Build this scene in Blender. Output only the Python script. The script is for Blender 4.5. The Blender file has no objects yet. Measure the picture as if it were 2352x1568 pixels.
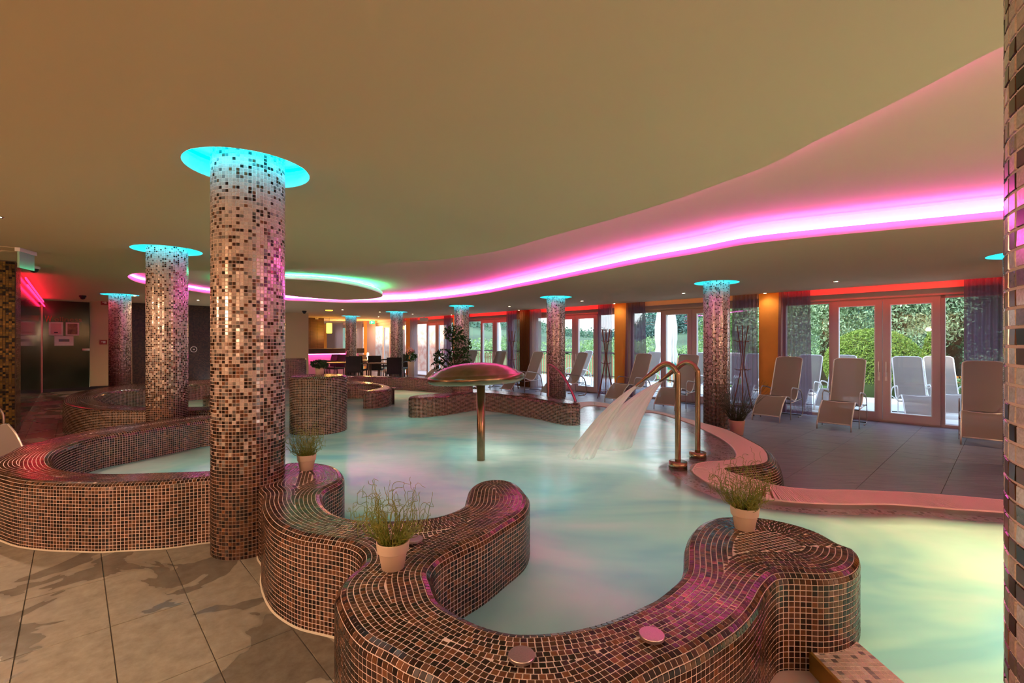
import bpy, bmesh, math, random
import numpy as np
from mathutils import Vector, Matrix, Euler, noise
from mathutils.geometry import delaunay_2d_cdt
random.seed(7); RNG = np.random.default_rng(7)
sc = bpy.context.scene
COL = sc.collection
# ------------------------------------------------------------------ camera, world, exposure
F = 1076.0; HC = 1.36
cam = bpy.data.objects.new('camera', bpy.data.cameras.new('camera')); COL.objects.link(cam)
cam.data.sensor_width = 36.0; cam.data.lens = F * 36.0 / 2352.0; cam.data.clip_start = 0.02; cam.data.clip_end = 800
cam.location = (0, 0, HC); cam.rotation_euler = (math.pi / 2, 0, 0)
sc.camera = cam
sc.view_settings.view_transform = 'Standard'; sc.view_settings.look = 'None'
sc.view_settings.gamma = 1.0; sc.view_settings.use_curve_mapping = False
sc.view_settings.exposure = 0.95
cy = sc.cycles
cy.use_denoising = True; cy.max_bounces = 7; cy.diffuse_bounces = 4; cy.glossy_bounces = 3
cy.transmission_bounces = 4; cy.transparent_max_bounces = 12; cy.caustics_reflective = False; cy.caustics_refractive = False
cy.sample_clamp_indirect = 6.0; cy.use_light_tree = True
WORLD_STR = 2.4
w = bpy.data.worlds.new('sky'); sc.world = w; w.use_nodes = True
nt = w.node_tree; bg = nt.nodes['Background']; bg.inputs['Strength'].default_value = WORLD_STR
tc = nt.nodes.new('ShaderNodeTexCoord'); sx = nt.nodes.new('ShaderNodeSeparateXYZ'); cr = nt.nodes.new('ShaderNodeValToRGB')
nt.links.new(tc.outputs['Generated'], sx.inputs[0]); nt.links.new(sx.outputs['Z'], cr.inputs[0])
e = cr.color_ramp.elements
e[0].position = 0.0; e[0].color = (0.80, 0.88, 0.95, 1)
e[1].position = 0.6; e[1].color = (0.42, 0.60, 0.92, 1)
e2 = e.new(0.12); e2.color = (0.86, 0.93, 1.0, 1)
nt.links.new(cr.outputs[0], bg.inputs['Color'])
sun = bpy.data.objects.new('sun', bpy.data.lights.new('sun', 'SUN')); COL.objects.link(sun)
sun.data.energy = 3.0; sun.data.angle = math.radians(6); sun.data.color = (1, 0.93, 0.8)
sun.rotation_euler = (math.radians(52), 0, math.radians(-75))

# wall frame: s runs along the window wall (away, to the left), q runs towards the window wall
D = np.array([-0.6834, 0.7300]); N = np.array([0.7300, 0.6834])
ANG = math.atan2(D[1], D[0])
def W(s, q): p = s * D + q * N; return float(p[0]), float(p[1])
def SQ(x, y): return D[0]*x + D[1]*y, N[0]*x + N[1]*y
def gp(x, y, z=0.0):                       # picture point -> plan point on the level z
    t = (HC - z) * F / (y - 784.0); return (x - 1176.0) / F * t, t
def onq(x, y, q):                          # on a wall q = const
    u = (x - 1176.0) / F; t = q / (N[0]*u + N[1]); return u*t, t, HC + (784.0 - y) / F * t
def ons(x, y, s):
    u = (x - 1176.0) / F; t = s / (D[0]*u + D[1]); return u*t, t, HC + (784.0 - y) / F * t
ZD = -0.157          # deck level by the windows
ZW = 0.120           # water level
ZT = 0.44            # bench tops
QW = 11.2            # window wall
ZF = 2.40            # ceiling by the windows
ZR = 2.62            # raised ceiling
def zc(q):           # lower ceiling height
    t = min(1, max(0, (q - 3.3) / 2.0)); t = t*t*(3-2*t)
    return 2.505 + (ZF - 2.505) * t

# ------------------------------------------------------------------ materials
MATS = {}
def newmat(name):
    m = bpy.data.materials.new(name); m.use_nodes = True; m.node_tree.nodes.clear()
    MATS[name] = m; return m, m.node_tree.nodes, m.node_tree.links
def pbr(name, col, rough=0.5, metal=0.0, noise_=0.0, scale=8.0, bump=0.0, coat=0.0, stretch=(1,1,1), spec=0.5, col2=None):
    m, n, l = newmat(name)
    o = n.new('ShaderNodeOutputMaterial'); b = n.new('ShaderNodeBsdfPrincipled'); l.new(b.outputs[0], o.inputs[0])
    b.inputs['Roughness'].default_value = rough; b.inputs['Metallic'].default_value = metal
    b.inputs['Base Color'].default_value = (*col, 1); b.inputs['Coat Weight'].default_value = coat
    b.inputs['Specular IOR Level'].default_value = spec
    if noise_ or bump:
        g = n.new('ShaderNodeTexCoord'); mp = n.new('ShaderNodeMapping'); mp.inputs['Scale'].default_value = stretch
        t = n.new('ShaderNodeTexNoise'); t.inputs['Scale'].default_value = scale; t.inputs['Detail'].default_value = 5
        l.new(g.outputs['Object'], mp.inputs[0]); l.new(mp.outputs[0], t.inputs['Vector'])
        if noise_:
            c = n.new('ShaderNodeMix'); c.data_type = 'RGBA'
            c2 = col2 or tuple(max(0, v*(1-noise_)) for v in col)
            c.inputs[6].default_value = (*col, 1); c.inputs[7].default_value = (*c2, 1)
            r = n.new('ShaderNodeMapRange'); r.inputs[1].default_value = 0.35; r.inputs[2].default_value = 0.65
            l.new(t.outputs[0], r.inputs[0]); l.new(r.outputs[0], c.inputs[0]); l.new(c.outputs[2], b.inputs['Base Color'])
        if bump:
            bp = n.new('ShaderNodeBump'); bp.inputs['Strength'].default_value = bump; bp.inputs['Distance'].default_value = 0.01
            l.new(t.outputs[0], bp.inputs['Height']); l.new(bp.outputs[0], b.inputs['Normal'])
    return m
def emit(name, col, s):
    m, n, l = newmat(name)
    o = n.new('ShaderNodeOutputMaterial'); b = n.new('ShaderNodeEmission'); b.inputs[0].default_value = (*col, 1); b.inputs[1].default_value = s
    l.new(b.outputs[0], o.inputs[0]); return m
def mosaic_mat(name, rough=0.16, metal=0.0, swirl=0.2):
    m, n, l = newmat(name)
    o = n.new('ShaderNodeOutputMaterial'); b = n.new('ShaderNodeBsdfPrincipled'); l.new(b.outputs[0], o.inputs[0])
    a = n.new('ShaderNodeAttribute'); a.attribute_name = 'tone'
    g = n.new('ShaderNodeNewGeometry'); t = n.new('ShaderNodeTexNoise'); t.inputs['Scale'].default_value = 90; t.inputs['Detail'].default_value = 2; t.inputs['Distortion'].default_value = 2.5
    l.new(g.outputs['Position'], t.inputs['Vector'])
    r = n.new('ShaderNodeMapRange'); r.inputs[1].default_value = 0.3; r.inputs[2].default_value = 0.7; r.inputs[3].default_value = 1-swirl; r.inputs[4].default_value = 1+swirl
    l.new(t.outputs[0], r.inputs[0])
    mu = n.new('ShaderNodeVectorMath'); mu.operation = 'SCALE'; l.new(a.outputs['Color'], mu.inputs[0]); l.new(r.outputs[0], mu.inputs['Scale'])
    l.new(mu.outputs[0], b.inputs['Base Color'])
    b.inputs['Roughness'].default_value = rough; b.inputs['Metallic'].default_value = metal; b.inputs['Specular IOR Level'].default_value = 0.5
    return m
def sheer(name, col, alpha, transl=0.5, weave=0.0):
    m, n, l = newmat(name)
    o = n.new('ShaderNodeOutputMaterial'); mx = n.new('ShaderNodeMixShader'); tr = n.new('ShaderNodeBsdfTransparent')
    d = n.new('ShaderNodeBsdfDiffuse'); tl = n.new('ShaderNodeBsdfTranslucent'); m2 = n.new('ShaderNodeMixShader')
    d.inputs[0].default_value = (*col, 1); tl.inputs[0].default_value = (*col, 1); m2.inputs[0].default_value = transl
    l.new(d.outputs[0], m2.inputs[1]); l.new(tl.outputs[0], m2.inputs[2])
    l.new(tr.outputs[0], mx.inputs[1]); l.new(m2.outputs[0], mx.inputs[2]); mx.inputs[0].default_value = alpha
    l.new(mx.outputs[0], o.inputs[0]); return m
CEIL = pbr('ceiling_paint', (0.74, 0.555, 0.32), 0.9)
COVE = pbr('white_cove_paint', (0.80, 0.78, 0.76), 0.9)
WALLP = pbr('beige_paint', (0.62, 0.48, 0.28), 0.85)
ORANGE = pbr('orange_paint', (0.78, 0.30, 0.04), 0.8, noise_=0.12, scale=2)
GROUT = pbr('pale_grout', (0.80, 0.62, 0.55), 0.8)
TILE = mosaic_mat('glass_mosaic', 0.20, 0.35)
TILEP = mosaic_mat('pale_mosaic', 0.3, 0.0, 0.15)
STEEL = pbr('brushed_steel', (0.62, 0.50, 0.42), 0.28, 1.0, noise_=0.25, scale=60, stretch=(1,1,0.05))
BRONZE = pbr('bronze_steel', (0.33, 0.21, 0.13), 0.27, 1.0, noise_=0.22, scale=14)
CHROME = pbr('polished_steel', (0.75, 0.66, 0.6), 0.12, 1.0)
PINK = emit('pink_led', (1.0, 0.10, 0.80), 32)
GREEN = emit('green_led', (0.04, 1.0, 0.45), 16)
CYAN = emit('cyan_led', (0.0, 0.60, 0.88), 36)
RED = emit('red_led', (1.0, 0.006, 0.012), 13)
AMBER = emit('amber_led', (1.0, 0.45, 0.02), 2.0)
LAMP = emit('lamp_glow', (1.0, 0.75, 0.42), 40)
POT = pbr('cream_pot', (0.72, 0.52, 0.40), 0.45)
SOIL = pbr('dark_soil', (0.02, 0.014, 0.008), 0.95)
LEAF = pbr('rush_green', (0.13, 0.20, 0.02), 0.55, noise_=0.8, scale=30, col2=(0.28, 0.24, 0.03))
FRAME = pbr('taupe_window_frame', (0.50, 0.36, 0.33), 0.45)
FRAMEW = pbr('white_gasket', (0.8, 0.78, 0.78), 0.5)
WOODD = pbr('dark_wood', (0.12, 0.05, 0.025), 0.4, noise_=0.5, scale=4, stretch=(1,1,12))
RATTAN = pbr('black_rattan', (0.02, 0.013, 0.012), 0.5, noise_=0.4, scale=80, bump=0.4)
REDW = pbr('red_brown_wood', (0.16, 0.03, 0.02), 0.35)
ALU = pbr('pale_aluminium', (0.60, 0.50, 0.46), 0.35, 0.7)
BAND = pbr('bronze_band', (0.34, 0.25, 0.22), 0.3, 0.7)
ALUW = pbr('white_aluminium', (0.85, 0.82, 0.78), 0.4, 0.1)
BLACK = pbr('black_metal', (0.02, 0.02, 0.022), 0.4)
WHITE = pbr('white_plastic', (0.8, 0.74, 0.68), 0.4)
LIP = sheer('acrylic_lip', (0.80, 0.62, 0.66), 1.0, 0.38)
SLING = sheer('taupe_sling', (0.36, 0.27, 0.23), 0.80, 0.35)
SLINGP = sheer('pale_sling', (0.44, 0.38, 0.36), 0.74, 0.4)
CURT = sheer('plum_voile', (0.20, 0.12, 0.19), 0.76, 0.5)
CURTD = sheer('brown_voile', (0.14, 0.06, 0.03), 0.80, 0.4)
CURTL = sheer('grey_voile', (0.42, 0.34, 0.36), 0.80, 0.6)
TERR = pbr('pale_terrace_stone', (0.72, 0.68, 0.66), 0.8, noise_=0.1, scale=1.5)
LAWN = pbr('lawn_green', (0.10, 0.20, 0.04), 0.9, noise_=0.4, scale=1.5)
def glass():
    m, n, l = newmat('window_glass')
    o = n.new('ShaderNodeOutputMaterial'); mx = n.new('ShaderNodeMixShader'); tr = n.new('ShaderNodeBsdfTransparent'); g = n.new('ShaderNodeBsdfGlossy')
    tr.inputs[0].default_value = (0.96, 0.98, 0.97, 1); g.inputs['Roughness'].default_value = 0.01
    fr = n.new('ShaderNodeLayerWeight'); fr.inputs[0].default_value = 0.5; p5 = n.new('ShaderNodeMath'); p5.operation = 'POWER'; p5.inputs[1].default_value = 5.0
    mt = n.new('ShaderNodeMath'); mt.operation = 'MULTIPLY_ADD'; mt.inputs[1].default_value = 0.9; mt.inputs[2].default_value = 0.045
    l.new(fr.outputs['Facing'], p5.inputs[0]); l.new(p5.outputs[0], mt.inputs[0]); l.new(mt.outputs[0], mx.inputs[0]); l.new(tr.outputs[0], mx.inputs[1]); l.new(g.outputs[0], mx.inputs[2]); l.new(mx.outputs[0], o.inputs[0])
    return m
GLASS = glass()
DARKG = pbr('dark_green_glass', (0.022, 0.036, 0.020), 0.1, noise_=0.3, scale=1.0, spec=0.6)
def slab_mat(name, c1, c2, wet, r1, r2, streak, sc_):
    m, n, l = newmat(name)
    o = n.new('ShaderNodeOutputMaterial'); b = n.new('ShaderNodeBsdfPrincipled'); l.new(b.outputs[0], o.inputs[0])
    g = n.new('ShaderNodeNewGeometry'); mp = n.new('ShaderNodeMapping'); mp.inputs['Rotation'].default_value = (0, 0, -ANG); mp.inputs['Scale'].default_value = streak
    l.new(g.outputs['Position'], mp.inputs[0])
    t = n.new('ShaderNodeTexNoise'); t.inputs['Scale'].default_value = sc_; t.inputs['Detail'].default_value = 8; t.inputs['Roughness'].default_value = 0.65
    l.new(mp.outputs[0], t.inputs['Vector'])
    ra = n.new('ShaderNodeMapRange'); ra.inputs[1].default_value = 0.3; ra.inputs[2].default_value = 0.7; l.new(t.outputs[0], ra.inputs[0])
    mx = n.new('ShaderNodeMix'); mx.data_type = 'RGBA'; mx.inputs[6].default_value = (*c1, 1); mx.inputs[7].default_value = (*c2, 1); l.new(ra.outputs[0], mx.inputs[0])
    wn = n.new('ShaderNodeTexNoise'); wn.inputs['Scale'].default_value = 1.7; wn.inputs['Detail'].default_value = 4; wn.inputs['Distortion'].default_value = 0.6; l.new(g.outputs['Position'], wn.inputs['Vector'])
    wr = n.new('ShaderNodeMapRange'); wr.inputs[1].default_value = 0.505; wr.inputs[2].default_value = 0.52; l.new(wn.outputs[0], wr.inputs[0])
    mw = n.new('ShaderNodeMath'); mw.operation = 'MULTIPLY'; mw.inputs[1].default_value = wet; l.new(wr.outputs[0], mw.inputs[0])
    m3 = n.new('ShaderNodeMix'); m3.data_type = 'RGBA'; l.new(mw.outputs[0], m3.inputs[0]); l.new(mx.outputs[2], m3.inputs[6])
    dk = n.new('ShaderNodeVectorMath'); dk.operation = 'SCALE'; dk.inputs['Scale'].default_value = 0.45; l.new(mx.outputs[2], dk.inputs[0]); l.new(dk.outputs[0], m3.inputs[7])
    l.new(m3.outputs[2], b.inputs['Base Color'])
    rr = n.new('ShaderNodeMapRange'); rr.inputs[3].default_value = r1; rr.inputs[4].default_value = r2; l.new(mw.outputs[0], rr.inputs[0]); l.new(rr.outputs[0], b.inputs['Roughness'])
    bp = n.new('ShaderNodeBump'); bp.inputs['Strength'].default_value = 0.25; bp.inputs['Distance'].default_value = 0.004; l.new(t.outputs[0], bp.inputs['Height']); l.new(bp.outputs[0], b.inputs['Normal'])
    return m
SLATE = slab_mat('wet_slate', (0.34, 0.29, 0.23), (0.19, 0.155, 0.12), 0.8, 0.5, 0.2, (1, 1, 1), 13)
DECK = slab_mat('streaked_slate', (0.225, 0.215, 0.285), (0.125, 0.12, 0.165), 0.0, 0.38, 0.3, (0.5, 5, 1), 5)
JOINT = pbr('floor_joint', (0.10, 0.08, 0.06), 0.8)
def water_mat():
    m, n, l = newmat('milky_water')
    o = n.new('ShaderNodeOutputMaterial')
    g = n.new('ShaderNodeNewGeometry'); mp = n.new('ShaderNodeMapping'); mp.inputs['Scale'].default_value = (0.55, 0.9, 1); mp.inputs['Rotation'].default_value = (0, 0, 0.9)
    l.new(g.outputs['Position'], mp.inputs[0])
    t = n.new('ShaderNodeTexNoise'); t.inputs['Scale'].default_value = 1.0; t.inputs['Detail'].default_value = 3; t.inputs['Distortion'].default_value = 1.2; l.new(mp.outputs[0], t.inputs['Vector'])
    r = n.new('ShaderNodeValToRGB'); l.new(t.outputs[0], r.inputs[0])
    el = r.color_ramp.elements; el[0].position = 0.36; el[0].color = (0.23, 0.37, 0.41, 1); el[1].position = 0.66; el[1].color = (0.52, 0.50, 0.49, 1)
    x = el.new(0.5); x.color = (0.36, 0.47, 0.45, 1)
    d = n.new('ShaderNodeBsdfDiffuse'); tl = n.new('ShaderNodeBsdfTranslucent'); mb = n.new('ShaderNodeMixShader'); mb.inputs[0].default_value = 0.5
    fa = n.new('ShaderNodeAttribute'); fa.attribute_name = 'foam'; t3 = n.new('ShaderNodeTexNoise'); t3.inputs['Scale'].default_value = 3.5; t3.inputs['Detail'].default_value = 3; l.new(mp.outputs[0], t3.inputs['Vector'])
    fm = n.new('ShaderNodeMath'); fm.operation = 'MULTIPLY'; r3 = n.new('ShaderNodeMapRange'); r3.inputs[1].default_value = .3; r3.inputs[2].default_value = .6; r3.inputs[3].default_value = .55; l.new(t3.outputs[0], r3.inputs[0]); l.new(r3.outputs[0], fm.inputs[0]); l.new(fa.outputs['Fac'], fm.inputs[1])
    cf = n.new('ShaderNodeMix'); cf.data_type = 'RGBA'; cf.inputs[7].default_value = (.92, .88, .84, 1); l.new(fm.outputs[0], cf.inputs[0]); l.new(r.outputs[0], cf.inputs[6])
    l.new(cf.outputs[2], d.inputs[0]); l.new(cf.outputs[2], tl.inputs[0]); l.new(d.outputs[0], mb.inputs[1]); l.new(tl.outputs[0], mb.inputs[2])
    tr = n.new('ShaderNodeBsdfTransparent'); tr.inputs[0].default_value = (0.95, 1.0, 0.98, 1)
    a = n.new('ShaderNodeAttribute'); a.attribute_name = 'clear'; mc = n.new('ShaderNodeMixShader')
    l.new(a.outputs['Fac'], mc.inputs[0]); l.new(mb.outputs[0], mc.inputs[1]); l.new(tr.outputs[0], mc.inputs[2])
    gl = n.new('ShaderNodeBsdfGlossy'); gl.inputs['Roughness'].default_value = 0.19
    fr = n.new('ShaderNodeFresnel'); fr.inputs[0].default_value = 1.33
    t2 = n.new('ShaderNodeTexNoise'); t2.inputs['Scale'].default_value = 5; t2.inputs['Detail'].default_value = 2; l.new(mp.outputs[0], t2.inputs['Vector'])
    bp = n.new('ShaderNodeBump'); bp.inputs['Strength'].default_value = 0.25; bp.inputs['Distance'].default_value = 0.02; l.new(t2.outputs[0], bp.inputs['Height'])
    l.new(bp.outputs[0], gl.inputs['Normal']); l.new(bp.outputs[0], fr.inputs['Normal'])
    mf = n.new('ShaderNodeMixShader'); l.new(fr.outputs[0], mf.inputs[0]); l.new(mc.outputs[0], mf.inputs[1]); l.new(gl.outputs[0], mf.inputs[2])
    l.new(mf.outputs[0], o.inputs[0]); return m
WATER = water_mat()
def jet_mat():
    m, n, l = newmat('falling_water')
    o = n.new('ShaderNodeOutputMaterial'); tcn = n.new('ShaderNodeTexCoord'); mp = n.new('ShaderNodeMapping'); mp.inputs['Scale'].default_value = (22, 0.7, 1)
    t = n.new('ShaderNodeTexNoise'); t.inputs['Scale'].default_value = 1; t.inputs['Detail'].default_value = 3; l.new(tcn.outputs['UV'], mp.inputs[0]); l.new(mp.outputs[0], t.inputs['Vector'])
    d = n.new('ShaderNodeBsdfDiffuse'); tl = n.new('ShaderNodeBsdfTranslucent'); mb = n.new('ShaderNodeMixShader'); mb.inputs[0].default_value = 0.5
    for q in (d, tl): q.inputs[0].default_value = (0.95, 0.93, 0.91, 1)
    l.new(d.outputs[0], mb.inputs[1]); l.new(tl.outputs[0], mb.inputs[2])
    tr = n.new('ShaderNodeBsdfTransparent'); r = n.new('ShaderNodeMapRange'); r.inputs[1].default_value = 0.3; r.inputs[2].default_value = 0.6; r.inputs[3].default_value = 0.72; r.inputs[4].default_value = 1.0
    l.new(t.outputs[0], r.inputs[0]); mx = n.new('ShaderNodeMixShader'); l.new(tr.outputs[0], mx.inputs[1]); l.new(mb.outputs[0], mx.inputs[2])
    sy = n.new('ShaderNodeSeparateXYZ'); l.new(tcn.outputs['UV'], sy.inputs[0]); fd = n.new('ShaderNodeMapRange'); fd.inputs[1].default_value = .72; fd.inputs[2].default_value = 1.0; fd.inputs[3].default_value = 1.0; fd.inputs[4].default_value = .25; l.new(sy.outputs['Y'], fd.inputs[0])
    mm = n.new('ShaderNodeMath'); mm.operation = 'MULTIPLY'; l.new(r.outputs[0], mm.inputs[0]); l.new(fd.outputs[0], mm.inputs[1]); l.new(mm.outputs[0], mx.inputs[0])
    l.new(mx.outputs[0], o.inputs[0]); return m
JET = jet_mat()

# ------------------------------------------------------------------ mesh helpers
class MB:
    def __init__(s): s.v = []; s.f = []; s.sm = []
    def add(s, vs, fs, smooth=False):
        o = len(s.v); s.v += [tuple(map(float, p)) for p in vs]; s.f += [tuple(i+o for i in f) for f in fs]; s.sm += [smooth]*len(fs); return s
    def box(s, c, d, rz=0.0, rot=None, bev=0.0):
        R = rot if rot is not None else Matrix.Rotation(rz, 3, 'Z'); hx, hy, hz = d[0]/2, d[1]/2, d[2]/2
        if bev <= 0:
            P = [(-hx,-hy,-hz),(hx,-hy,-hz),(hx,hy,-hz),(-hx,hy,-hz),(-hx,-hy,hz),(hx,-hy,hz),(hx,hy,hz),(-hx,hy,hz)]
            s.add([R @ Vector(p) + Vector(c) for p in P], [(0,3,2,1),(4,5,6,7),(0,1,5,4),(1,2,6,5),(2,3,7,6),(3,0,4,7)])
        else:
            b = bev; P = []
            for sz in (-1, 1):
                for (ax, ay) in ((-1,-1),(1,-1),(1,1),(-1,1)):
                    P += [(ax*(hx-b), ay*hy, sz*(hz-b)), (ax*hx, ay*(hy-b), sz*(hz-b)), (ax*(hx-b), ay*(hy-b), sz*hz)]
            bm = bmesh.new(); 
            for p in P: bm.verts.new(R @ Vector(p) + Vector(c))
            r = bmesh.ops.convex_hull(bm, input=bm.verts); bm.verts.index_update()
            bmesh.ops.dissolve_limit(bm, angle_limit=0.01, verts=bm.verts, edges=bm.edges); bm.verts.index_update()
            s.add([v.co[:] for v in bm.verts], [[v.index for v in f.verts] for f in bm.faces]); bm.free()
        return s
    def wbox(s, s0, s1, q0, q1, z0, z1):        # box in the wall frame
        x, y = W((s0+s1)/2, (q0+q1)/2); return s.box((x, y, (z0+z1)/2), (abs(s1-s0), abs(q1-q0), z1-z0), ANG)
    def tube(s, pts, r, n=8, closed=False, flat=None, cap=True, up=(0,0,1)):
        pts = [Vector(p) for p in pts]; k = len(pts); rr = r if hasattr(r, '__len__') else [r]*k
        vs = []; prev = None
        for i, p in enumerate(pts):
            a = pts[(i-1) % k] if (closed or i > 0) else pts[i]; b = pts[(i+1) % k] if (closed or i < k-1) else pts[i]
            t = (b - a); t = t.normalized() if t.length > 1e-9 else Vector((0,0,1))
            if prev is None:
                u = Vector(up).cross(t)
                if u.length < 1e-3: u = Vector((1,0,0)).cross(t)
                if u.length < 1e-3: u = Vector((0,1,0)).cross(t)
            else: u = prev - t * prev.dot(t)
            u.normalize(); prev = u.copy(); v = t.cross(u)
            fa, fb = flat if flat else (1, 1)
            for j in range(n):
                an = 2*math.pi*(j+0.5)/n; vs.append(p + u*math.cos(an)*rr[i]*fa + v*math.sin(an)*rr[i]*fb)
        fs = []
        for i in range(k if closed else k-1):
            for j in range(n):
                a = i*n+j; b = i*n+(j+1) % n; c = ((i+1) % k)*n+(j+1) % n; d = ((i+1) % k)*n+j; fs.append((a, b, c, d))
        if cap and not closed: fs.append(tuple(range(n-1, -1, -1))); fs.append(tuple((k-1)*n+j for j in range(n)))
        return s.add(vs, fs, True)
    def lathe(s, prof, c=(0,0,0), n=32, smooth=True):
        vs = []; fs = []; k = len(prof)
        for (r, z) in prof:
            for j in range(n): a = 2*math.pi*j/n; vs.append((c[0]+r*math.cos(a), c[1]+r*math.sin(a), c[2]+z))
        for i in range(k-1):
            for j in range(n): fs.append((i*n+j, i*n+(j+1)%n, (i+1)*n+(j+1)%n, (i+1)*n+j))
        if prof[0][0] > 1e-6: fs.append(tuple(range(n-1, -1, -1)))
        if prof[-1][0] > 1e-6: fs.append(tuple((k-1)*n+j for j in range(n)))
        return s.add(vs, fs, smooth)
    def strip(s, A, B, closed=False, smooth=True):
        k = len(A); vs = list(A)+list(B); fs = [(i, (i+1) % k, k+(i+1) % k, k+i) for i in range(k if closed else k-1)]
        return s.add(vs, fs, smooth)
    def build(s, name, mat, parent=None, loc=None):
        me = bpy.data.meshes.new(name)
        L = loc if loc is not None else (0,0,0)
        me.from_pydata([(x-L[0], y-L[1], z-L[2]) for x, y, z in s.v] if loc is not None else s.v, [], s.f)
        me.polygons.foreach_set('use_smooth', s.sm); me.materials.append(mat); me.validate(); me.update()
        o = bpy.data.objects.new(name, me); COL.objects.link(o)
        if parent is not None: o.parent = parent
        if loc is not None and parent is None: o.location = loc
        return o
def tag(o, label=None, cat=None, group=None, kind=None):
    if label: o['label'] = label
    if cat: o['category'] = cat
    if group: o['group'] = group
    if kind: o['kind'] = kind
    return o
def empty(name, loc=(0,0,0), rz=0.0):
    o = bpy.data.objects.new(name, None); COL.objects.link(o); o.location = loc; o.rotation_euler = (0,0,rz); o.empty_display_size = 0.1; return o
def dup(root, loc=None, rz=None, **kw):
    def cp(o, par):
        c = o.copy(); COL.objects.link(c)
        if par is not None: c.parent = par
        for ch in o.children: cp(ch, c)
        return c
    r = cp(root, None)
    if loc is not None: r.location = loc
    if rz is not None: r.rotation_euler = (0,0,rz)
    tag(r, **kw); return r
def struct(name, mb, mat, parent=None):
    o = mb.build(name, mat, parent)
    if parent is None: o['kind'] = 'structure'
    return o
def quad_mesh(name, V, Fq, mat, parent=None, tone=None, smooth=False):
    me = bpy.data.meshes.new(name); nv = len(V); nf = len(Fq); k = Fq.shape[1]
    me.vertices.add(nv); me.vertices.foreach_set('co', np.asarray(V, np.float32).ravel())
    me.loops.add(nf*k); me.loops.foreach_set('vertex_index', np.asarray(Fq, np.int32).ravel())
    me.polygons.add(nf); me.polygons.foreach_set('loop_start', np.arange(0, nf*k, k, dtype=np.int32)); me.polygons.foreach_set('loop_total', np.full(nf, k, np.int32))
    me.update(calc_edges=True)
    if tone is not None:
        at = me.attributes.new('tone', 'FLOAT_COLOR', 'FACE'); c = np.ones((nf, 4), np.float32); c[:, :3] = tone; at.data.foreach_set('color', c.ravel())
    me.polygons.foreach_set('use_smooth', np.full(nf, smooth)); me.materials.append(mat)
    if mat is None: return me
    o = bpy.data.objects.new(name, me); COL.objects.link(o)
    if parent is not None: o.parent = parent
    return o
# mosaic: C centres, T tangent, B bitangent, Nn normal, tone colours
PITCH = 0.0222
def tile_arrays(C, T, B, Nn, size, h=0.0014, bev=0.0009, sb=None):
    n = len(C); hs = size/2; hb = hs*(sb[:, None] if sb is not None else 1.0)
    V = np.empty((n, 8, 3))
    for k, (a, b) in enumerate(((-1,-1),(1,-1),(1,1),(-1,1))):
        V[:, k] = C + T*a*hs + B*b*hb - Nn*0.001
        V[:, 4+k] = C + T*a*(hs-bev) + B*b*(hb-bev) + Nn*h
    idx = np.array([(4,5,6,7),(0,1,5,4),(1,2,6,5),(2,3,7,6),(3,0,4,7)])
    Fq = (idx[None] + 8*np.arange(n)[:, None, None]).reshape(-1, 4)
    return V.reshape(-1, 3), Fq
def jitter(T, B, Nn, amp=0.016):
    a = RNG.normal(0, amp, (len(T), 1)); b = RNG.normal(0, amp, (len(T), 1))
    N2 = Nn + T*a + B*b; N2 /= np.linalg.norm(N2, axis=1)[:, None]
    T2 = T - N2*np.sum(T*N2, 1)[:, None]; T2 /= np.linalg.norm(T2, axis=1)[:, None]
    return T2, np.cross(N2, T2), N2
BROWNS = np.array([(0.012,0.005,0.004),(0.020,0.008,0.006),(0.034,0.012,0.008),(0.065,0.024,0.012),(0.085,0.032,0.015),(0.13,0.050,0.022),(0.10,0.045,0.028)])
PALES = np.array([(0.66,0.52,0.46),(0.70,0.58,0.52),(0.60,0.46,0.40)])
GREYS = np.array([(0.20,0.17,0.16),(0.26,0.23,0.22),(0.15,0.13,0.12)])
def browns(n): 
    return BROWNS[RNG.choice(7, n, p=[.2,.18,.14,.18,.14,.08,.08])] * RNG.uniform(1.1, 1.9, (n,1))
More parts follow.
